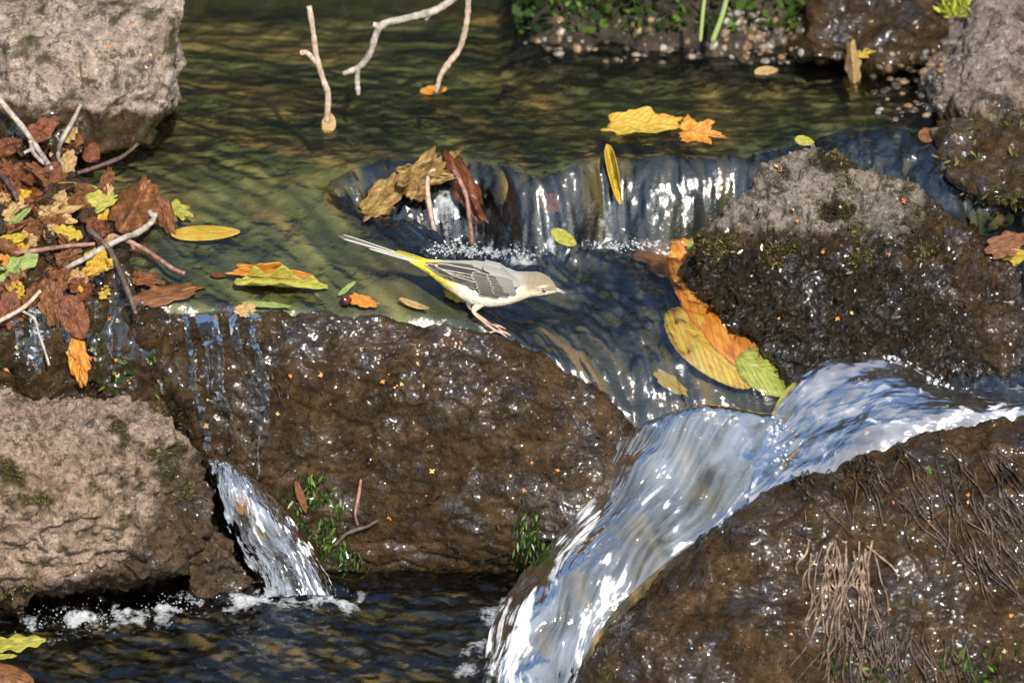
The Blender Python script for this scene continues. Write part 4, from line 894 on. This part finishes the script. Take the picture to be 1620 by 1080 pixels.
def leg(dx, dy, c):
    hip, knee, ank = bp(766+dx*.4, 474+dy*.3, c), bp(750+dx, 490+dy, c), bp(752+dx, 498+dy, c)
    foot = bp(784+dx, 523+dy, c)
    th_ = link('thigh', tube_mesh('thigh', [([hip, bp(757+dx*.7, 482+dy, c), knee, ank], [9/PXM, 6.5/PXM, 4.6/PXM, 2.0/PXM])], sides=14), m_thigh, parent=bird)
    P_ = [([ank, (ank+foot)/2+np.array([0, 0, -.0002]), foot], [2.1/PXM, 1.8/PXM, 2.0/PXM])]
    for e in ((808, 530, 3), (804, 528, -4), (802, 532, 9)):
        tip = bp(e[0]+dx, e[1]+dy, c+e[2]); mid = (foot+tip)/2+np.array([0, 0, .0007]); P_.append(([foot, mid, tip], [1.7/PXM, 1.5/PXM, .8/PXM]))
    P_.append(([foot, bp(774+dx, 526+dy, c), bp(764+dx, 524+dy, c-2)], [1.6/PXM, 1.4/PXM, .7/PXM]))
    link('leg', tube_mesh('leg', P_, sides=9), m_leg, parent=bird)
m = MT('thigh down'); m_thigh = m.done(m.pbr(m.ramp(m.noise(600), [(.3, (.5, .45, .28)), (.7, (.7, .66, .5))]), .9, m.bump(m.noise(900), .0008)))
leg(0, 0, 7); leg(-8, -8, -10)

# ================================================================== MOSS, ROOTLETS AND PLANTS (uncounted growth)
def green_mat(name, c1, c2, c3, rough=.35):
    m = MT(name); c = m.ramp(m.attr('v'), [(.1, c1), (.5, c2), (.9, c3)]); p = m.pbr(c, rough, None, .5)
    return m.done(m.mixs(.2, p, m.n('BsdfTranslucent', {'Color': c}).outputs[0]))
def sprouts(name, pts, nrm, size, mat, label, cat, down=0.0, spread=.8, wid=.35, rng=None):
    rng = rng or np.random.default_rng(5); n = len(pts); pts = np.asarray(pts); nrm = np.asarray(nrm)
    rv = rng.normal(size=(n, 3)); D = nrm+spread*rv*.6+np.array([0, 0, -down]); D /= np.linalg.norm(D, axis=1)[:, None]
    A = np.cross(D, rng.normal(size=(n, 3))); A /= np.linalg.norm(A, axis=1)[:, None]
    L = size*(.35+1.3*rng.uniform(size=n)**1.6)[:, None]; Wd = L*wid*.5; Bn = nrm*.25*L+np.array([0, 0, -1])*down*L*.4
    V = np.stack([pts-A*Wd*.35, pts+A*Wd*.35, pts+D*L*.55+A*Wd, pts+D*L*.55-A*Wd, pts+D*L+Bn*.2+A*Wd*.2, pts+D*L+Bn*.2-A*Wd*.2], 1).reshape(-1, 3)
    i = np.arange(n)*6; Q = np.concatenate([np.stack([i, i+1, i+2, i+3], 1), np.stack([i+3, i+2, i+4, i+5], 1)])
    o = link(name, mesh_np(name, V, Q, {'v': np.repeat(np.clip(rng.normal(.5, .25, n), 0, 1), 6)}), mat); tag(o, label, cat, None, 'stuff'); return o
m_md = green_mat('dark moss', (.006, .004, .002), (.020, .013, .007), (.06, .042, .016), .2)
m_mo = green_mat('olive moss', (.03, .025, .008), (.09, .075, .018), (.2, .17, .04), .5)
m_mg = green_mat('green moss', (.008, .014, .004), (.026, .055, .010), (.13, .21, .03), .2)
def pick(rk, f, n, seed=0):
    c, nn, mv = ROCKS[rk]; px, py = pxy(c); wt = np.clip(f(px, py, c, nn, mv), 0, None)*((nn@FWD) < .3)
    r = np.random.default_rng(seed); k = r.choice(len(c), n, p=wt/wt.sum()); return c[k]+r.normal(size=(n, 3))*.0012, nn[k]
p_, n_ = pick('mossy_boulder', lambda x, y, c, n, mv: mv*(y > 330), 7000, 1); sprouts('moss', p_, n_, .0034, m_md, 'dark wet moss covering the front of the pointed boulder', 'moss', down=.35)
p_, n_ = pick('mossy_boulder', lambda x, y, c, n, mv: mv*(y < 420)*sstep(.0, .3, fbm(c, 35, 2)), 4200, 2); sprouts('moss', p_, n_, .0028, m_mo, 'olive moss tufts on the upper slope of the pointed boulder', 'moss')
p_, n_ = pick('tan_boulder', lambda x, y, c, n, mv: mv*(sstep(.1, .4, fbm(c, 40, 2))+.2*(n[:, 2] > .5)), 4800, 3); sprouts('moss', p_, n_, .0024, m_mo, 'dry olive moss on the flat topped tan boulder', 'moss')
p_, n_ = pick('dripping_ledge', lambda x, y, c, n, mv: mv*(y > 470)+.3*sstep(150, 230, x)*(y > 520), 1600, 4); sprouts('moss', p_, n_, .007, m_mg, 'green moss and weed on the dripping ledge', 'moss', down=.9)
p_, n_ = pick('shore_boulder', lambda x, y, c, n, mv: mv*(y > 110), 3000, 5); sprouts('moss', p_, n_, .005, m_mo, 'olive moss on the foot of the shore boulder', 'moss')
p_, n_ = pick('brown_boulder', lambda x, y, c, n, mv: sstep(.1, .4, fbm(c, 30, 2))*(sstep(1380, 1480, x)*sstep(800, 700, y)+.8*(x > 1300)*sstep(1010, 1050, y)+.5*np.exp(-((x-930)/30)**2)*(y > 930)), 2200, 6); sprouts('moss', p_, n_, .007, m_mg, 'green moss on the big brown boulder', 'moss', down=.7)
p_, n_ = pick('central_boulder', lambda x, y, c, n, mv: np.exp(-((x-505-.25*(y-820))/32)**2)*sstep(-.3, .2, fbm(c, 60, 2))*sstep(735, 760, y)*sstep(940, 900, y)+.7*np.exp(-((x-835)/16)**2-((y-845)/34)**2), 2400, 7); sprouts('moss', p_, n_, .0048, m_mg, 'bright green moss tufts at the foot of the central boulder', 'moss', down=1.1, wid=.3)
p_, n_ = pick('central_boulder', lambda x, y, c, n, mv: (sstep(.15, .45, fbm(c, 40, 2, .5, 3))*sstep(470, 400, x)+.05)*(y > 500), 1800, 8); sprouts('moss', p_, n_, .004, m_md, 'dark moss specks on the central boulder', 'moss', down=.8)
m = MT('rootlet'); m_root = m.done(m.pbr(m.ramp(m.noise(140, 4), [(.3, (.05, .032, .022)), (.5, (.15, .10, .07)), (.72, (.36, .26, .17))]), .45, m.bump(m.noise(700), .0008), .5))
m = MT('wet rootlet'); m_rootd = m.done(m.pbr(m.ramp(m.noise(90, 4), [(.3, (.012, .008, .006)), (.5, (.045, .028, .02)), (.72, (.13, .085, .06))]), .22, m.bump(m.noise(700), .0008), .5))
def roots(boxes, label, n, r0, seed, ln=(50, 130), slant=.0, mat=None):
    rng = np.random.default_rng(seed); acc = Acc()
    for k in range(n):
        x0, y0, x1, y1 = boxes[rng.integers(len(boxes))]; px, py = rng.uniform(x0, x1), rng.uniform(y0, y1); L = rng.uniform(*ln); pts = []
        ph = rng.uniform(0, 6); am = rng.uniform(3, 18); dr = rng.normal(slant, .32)
        for t in np.linspace(0, 1, 6):
            qx, qy = px+dr*L*t+am*math.sin(ph+t*4.5)*t, py+L*t; h, nn = hit(qx, qy, ('brown_boulder',))
            pts.append(np.array(h)+np.array(nn)*(.0006+.004*math.sin(t*math.pi)*rng.uniform(.1, 1)))
        v, qq, _ = tube(pts, np.array([1, .9, .5])*r0*rng.uniform(.6, 1.3), sides=5, n=16); acc.add(v, qq)
    o = link('rootlets', acc.mesh('rootlets'), mat or m_root); tag(o, label, 'roots', None, 'stuff')
roots([(1275, 850, 1385, 880), (1290, 870, 1375, 930)], 'tuft of dry pale rootlets hanging on the big brown boulder', 46, .0009, 1)
roots([(1230, 690, 1420, 740), (1400, 690, 1600, 790), (1500, 780, 1610, 880)], 'dark wet rootlets combed down the upper right of the brown boulder', 100, .0008, 2, (50, 120), .55, m_rootd)
roots([(1380, 985, 1540, 1020), (1300, 940, 1400, 1000)], 'brown rootlets at the lower right corner of the brown boulder', 60, .0008, 3, (60, 130), .0, m_rootd)

# bank plants, stems and pebbles
def bank_pts(x0, y0, x1, y1, n, seed):
    r = np.random.default_rng(seed); P_, N_ = [], []
    for _ in range(n):
        h, nn = hit(r.uniform(x0, x1), r.uniform(y0, y1)); P_.append(np.array(h)); N_.append(np.array(nn))
    return np.array(P_), np.array(N_)
p_, n_ = bank_pts(820, -60, 1270, 52, 900, 3); sprouts('bank_plants', p_, n_, .008, m_mg, 'small green plants growing on the far bank', 'plants', wid=.7, spread=1.2)
p_, n_ = bank_pts(1490, -20, 1535, 28, 350, 4); sprouts('moss', p_, n_, .008, green_mat('lime moss', (.2, .22, .02), (.38, .4, .05), (.5, .5, .1)), 'lime yellow moss on top of the shore boulder', 'moss')
for lab, pts in (('upright green grass stem at the far bank', ((1117, -20, 6), (1112, 20, 7), (1108, 66, 6))), ('slanted green grass stem right of the upright one', ((1154, -25, 8), (1144, 20, 9), (1127, 66, 9)))):
    P_ = [atY(a, b, .345) for a, b, r_ in pts]; o = link('grass_stem', tube_mesh('grass_stem', [(P_, [k[2]*.5/PXM for k in pts])], sides=8), LM['lime']); tag(o, lab, 'stem', 'grass stems at the far bank')
m = MT('pebble'); m_peb = m.done(m.pbr(m.ramp(m.n('ObjectInfo').outputs['Random'], [(.0, (.03, .025, .018)), (.4, (.07, .055, .04)), (.7, (.2, .12, .06)), (.85, (.24, .22, .19)), (1., (.02, .018, .015))]), .25, m.bump(m.noise(300), .001), .5))
def blob(name, r, sq, seed):
    bm = bmesh.new(); bmesh.ops.create_icosphere(bm, subdivisions=3, radius=r); co = np.array([v.co[:] for v in bm.verts])
    co = co*(1+.28*fbm(co/r, .9, 2, .5, seed))[:, None]*np.array(sq)
    for v, c in zip(bm.verts, co): v.co = c
    for f in bm.faces: f.smooth = True
    me = bpy.data.meshes.new(name); bm.to_mesh(me); bm.free(); return me
PM = [blob('pebble', .0045, (1.2, 1, .7), k) for k in range(4)]
for k_ in PM: k_.materials.append(m_peb)
rng = np.random.default_rng(12)
def scatter(n, boxes, meshes, name, label, cat, group, smin, smax, only=None, lift=0.0):
    for k in range(n):
        bx = boxes[rng.integers(len(boxes))]; h, nn = hit(rng.uniform(bx[0], bx[2]), rng.uniform(bx[1], bx[3]), only)
        o = bpy.data.objects.new(name, meshes[k % len(meshes)]); COL.objects.link(o); o.location = h+nn*lift
        o.rotation_euler = (Vector(nn).to_track_quat('Z', 'Y') @ Matrix.Rotation(rng.uniform(0, 6.28), 3, 'Z').to_quaternion()).to_euler(); s = rng.uniform(smin, smax); o.scale = (s, s, s)
        tag(o, label, cat, group)
scatter(270, [(830, 30, 1270, 100), (1140, 20, 1270, 100), (1380, 80, 1500, 190)], PM, 'pebble', 'wet pebble in the gravel along the far bank', 'pebble', 'pebbles along the far bank', .25, .85)
m = MT('husk'); m_husk = m.done(m.pbr(m.ramp(m.n('ObjectInfo').outputs['Random'], [(.0, (.45, .12, .03)), (.4, (.6, .24, .05)), (.75, (.6, .42, .2)), (1., (.3, .34, .08))]), .45, None, .4))
HM = []
for k in range(3):
    bm = bmesh.new(); rr = np.random.default_rng(k)
    for a in np.linspace(0, 2*np.pi, 4+k, endpoint=False)+rr.uniform(0, .6, 4+k):       # a scale: a few tiny curled bracts
        d, p = Vector((math.cos(a), math.sin(a), .25)), Vector((-math.sin(a), math.cos(a), 0)); L = .0028*rr.uniform(.6, 1.2)
        vs = [bm.verts.new(c) for c in (p*-.0003, p*.0003, d*L*.6+p*.0009, d*L+Vector((0, 0, .0008)), d*L*.6-p*.0009)]; bm.faces.new(vs)
    me = bpy.data.meshes.new('bud_scale'); bm.to_mesh(me); bm.free(); me.materials.append(m_husk); HM.append(me)
BG = 'orange bud scales stuck on the stones'
scatter(26, [(420, 520, 900, 820), (300, 560, 480, 760), (560, 530, 740, 640)], HM, 'bud_scale', 'tiny orange bud scale stuck on the wet face of the central boulder', 'bud scale', BG, .35, .95, ('central_boulder',), .0012)
scatter(12, [(1050, 860, 1600, 1060), (1400, 680, 1610, 860)], HM, 'bud_scale', 'tiny orange bud scale stuck on the big brown boulder', 'bud scale', BG, .35, .9, ('brown_boulder',), .0012)
scatter(20, [(1200, 260, 1480, 520)], HM, 'bud_scale', 'tiny orange bud scale caught in the moss of the pointed boulder', 'bud scale', BG, .35, .9, ('mossy_boulder',), .003)
scatter(16, [(130, 500, 230, 610), (10, 500, 60, 600)], HM, 'bud_scale', 'tiny orange bud scale on the dripping ledge', 'bud scale', BG, .5, 1.1, ('dripping_ledge',), .002)
scatter(7, [(10, 20, 260, 160)], HM, 'bud_scale', 'tiny pale bud scale on the large pale boulder', 'bud scale', BG, .4, .8, ('pale_boulder',), .001)
bm_ = blob('berry', .0042, (1, 1, 1), 3); o = bpy.data.objects.new('berry', bm_); COL.objects.link(o); h, nn = hit(548, 480); o.location = h+Vector((0, 0, .003)); m = MT('berry'); bm_.materials.append(m.done(m.pbr((.09, .012, .012), .15, None, .6))); tag(o, 'dark red berry left of the small orange leaf', 'berry')
bm_ = blob('berry', .0048, (1, 1, .9), 5); o = bpy.data.objects.new('berry', bm_); COL.objects.link(o); h, nn = hit(157, 452); o.location = h+Vector((0, 0, .003)); m = MT('black berry'); bm_.materials.append(m.done(m.pbr((.01, .008, .012), .08, None, .6))); tag(o, 'shiny black berry on the flat brown leaf', 'berry')

# beads added over the wet stone to catch the sun as glints
m = MT('bead'); nf = m.n('Fresnel', {'IOR': 1.9}).outputs[0]
m_bead = m.done(m.mixs(nf, m.n('BsdfTransparent', {'Color': (.96, .95, .94)}).outputs[0], m.n('BsdfGlossy', {'Color': (1, 1, 1), 'Roughness': .07}).outputs[0]))
def dome():
    V = [(0, 0, 1.)]
    for j in (1, 2, 3):
        for k in range(8): a = k*math.pi/4+j*.39; V.append((math.sin(j*math.pi/6)*math.cos(a), math.sin(j*math.pi/6)*math.sin(a), math.cos(j*math.pi/6)))
    F = [(0, 1+k, 1+(k+1) % 8, 1+(k+1) % 8) for k in range(8)]+[(1+j*8+k, 9+j*8+k, 9+j*8+(k+1) % 8, 1+j*8+(k+1) % 8) for j in (0, 1) for k in range(8)]
    return np.array(V), F
def beads(rk, f, n, r0, r1, seed, label):
    r = np.random.default_rng(seed); P_, N_ = pick(rk, f, n, seed); D, F = dome(); N_ = N_+.32*r.normal(size=N_.shape); N_ /= np.linalg.norm(N_, axis=1)[:, None]
    tri = np.array([q[:3] for q in F[:8]]+[q[:3] for q in F[8:]]+[(q[0], q[2], q[3]) for q in F[8:]])
    A = np.cross(N_, np.array([.3, .2, .9])); A /= np.linalg.norm(A, axis=1)[:, None]; B = np.cross(N_, A)
    rad = 1.35*(r0+(r1-r0)*r.uniform(size=n)**3)[:, None, None]; st = r.uniform(.8, 2.0, n)[:, None, None]
    V = P_[:, None]-N_[:, None]*.0004+rad*(D[None, :, 0:1]*A[:, None]+st*D[None, :, 1:2]*B[:, None]+.30*D[None, :, 2:3]*N_[:, None])
    Q = (np.arange(n)*len(D))[:, None, None]+tri[None]
    o = link('glint_beads', mesh_np('glint_beads', V.reshape(-1, 3), Q.reshape(-1, 3)), m_bead); tag(o, label, 'droplets', None, 'stuff')
cl = lambda c, s=45, t=.05, sd=2: .02+sstep(t, t+.35, fbm(c, s, 3, .6, sd))
beads('central_boulder', lambda x, y, c, n, mv: cl(c)*(.6+5*np.exp(-((y-545-np.clip(x-620, 0, 400)*.33)/32)**2)*(x > 520)+1.4*(x < 460)), 3500, .0004, .0013, 21, 'added glint beads on the wet central boulder')
beads('brown_boulder', lambda x, y, c, n, mv: cl(c)*(.6+5*np.exp(-((y-815-.25*np.abs(x-1230))/26)**2)+1.6*(x > 1350)), 4000, .0004, .0013, 22, 'added glint beads on the big brown boulder')
beads('mossy_boulder', lambda x, y, c, n, mv: cl(c)*(y > 370), 6000, .0004, .0014, 23, 'added glint beads in the moss of the pointed boulder')
beads('dripping_ledge', lambda x, y, c, n, mv: cl(c)*(y > 470), 2500, .0005, .0017, 24, 'added glint beads on the dripping ledge')
beads('tan_boulder', lambda x, y, c, n, mv: cl(c)*sstep(140, 300, x+.3*(y-800))*(y > 700), 1800, .0003, .0010, 25, 'added glint beads on the wet end of the tan boulder')
beads('pale_boulder', lambda x, y, c, n, mv: cl(c)*sstep(150, 200, y), 700, .0004, .0014, 26, 'added glint beads at the wet foot of the pale boulder')
beads('shore_boulder', lambda x, y, c, n, mv: cl(c)*sstep(150, 220, y), 900, .0004, .0014, 27, 'added glint beads at the wet foot of the shore boulder')

# foam bubbles
m = MT('bubble'); nf = m.n('Fresnel', {'IOR': 1.5}).outputs[0]
m_bub = m.done(m.mixs(m.math('ADD', nf, .12), m.mixs(.4, m.n('BsdfTransparent', {'Color': (.95, .97, 1)}).outputs[0], m.n('BsdfDiffuse', {'Color': (.7, .75, .8)}).outputs[0]), m.n('BsdfGlossy', {'Color': (1, 1, 1), 'Roughness': .06}).outputs[0]))
bm = bmesh.new(); bmesh.ops.create_icosphere(bm, subdivisions=2, radius=1); bv = np.array([v.co[:] for v in bm.verts]); bf = np.array([[v.index for v in f.verts] for f in bm.faces]); bm.free()
def bubbles(label, lines, n, spread, r0, r1, seed, only):
    r = np.random.default_rng(seed); acc = Acc()
    for _ in range(n):
        L = lines[r.integers(len(lines))]; t = r.uniform(); px = L[0]+(L[2]-L[0])*t+r.normal()*spread[0]; py = L[1]+(L[3]-L[1])*t+r.normal()*spread[1]
        h, nn = hit(px, py, only); rad = r0+(r1-r0)*r.uniform()**3; acc.add(np.array(h)+bv*rad*np.array([1, 1, .8]), bf)
    o = link('foam', acc.mesh('foam'), m_bub); tag(o, label, 'foam', None, 'stuff')
bubbles('white foam bubbles at the foot of the middle fall', [(670, 396, 850, 400), (690, 392, 760, 390), (690, 396, 840, 404), (930, 388, 1060, 386)], 1000, (10, 5), .0003, .0012, 1, ('water',))
bubbles('white foam bubbles on the lower pool under the left trickle', [(240, 962, 330, 946), (330, 946, 540, 944), (60, 985, 140, 970), (120, 978, 180, 975)], 420, (16, 9), .0003, .0009, 2, ('pool',))
bubbles('splash drops along the top of the side cascade', [(1380, 560, 1460, 572), (1460, 600, 1540, 610), (1225, 660, 1240, 740)], 160, (8, 6), .0005, .0022, 3, ('waterfall',))

bm_ = blob('splash_drop', .0042, (1, 1, 1), 9); o = bpy.data.objects.new('splash_drop', bm_); COL.objects.link(o); h, nn = hit(1430, 566, ('waterfall',)); o.location = h+Vector((0, 0, .0055)); bm_.materials.append(m_bead); tag(o, 'round clear water drop flung up behind the side cascade', 'drop')

# ------------------------------------------------------------------ woods beyond the pool (seen mirrored in the water)
rng = np.random.default_rng(4); n = 9000
t = np.c_[rng.uniform(-9, 9, n), rng.uniform(5, 8, n), .3+5.2*rng.uniform(0, 1, n)**.9]
cl = fbm(t, .8, 3); t = t[cl > -.35]; nn = rng.normal(size=t.shape)+np.array([0, -1.2, .6]); nn /= np.linalg.norm(nn, axis=1)[:, None]
sprouts('woods', t, nn, .30, green_mat('woodland leaves', (.012, .022, .006), (.035, .055, .012), (.10, .10, .02), .6), 'green woods beyond the stream', 'woods', wid=.8, spread=1.0)
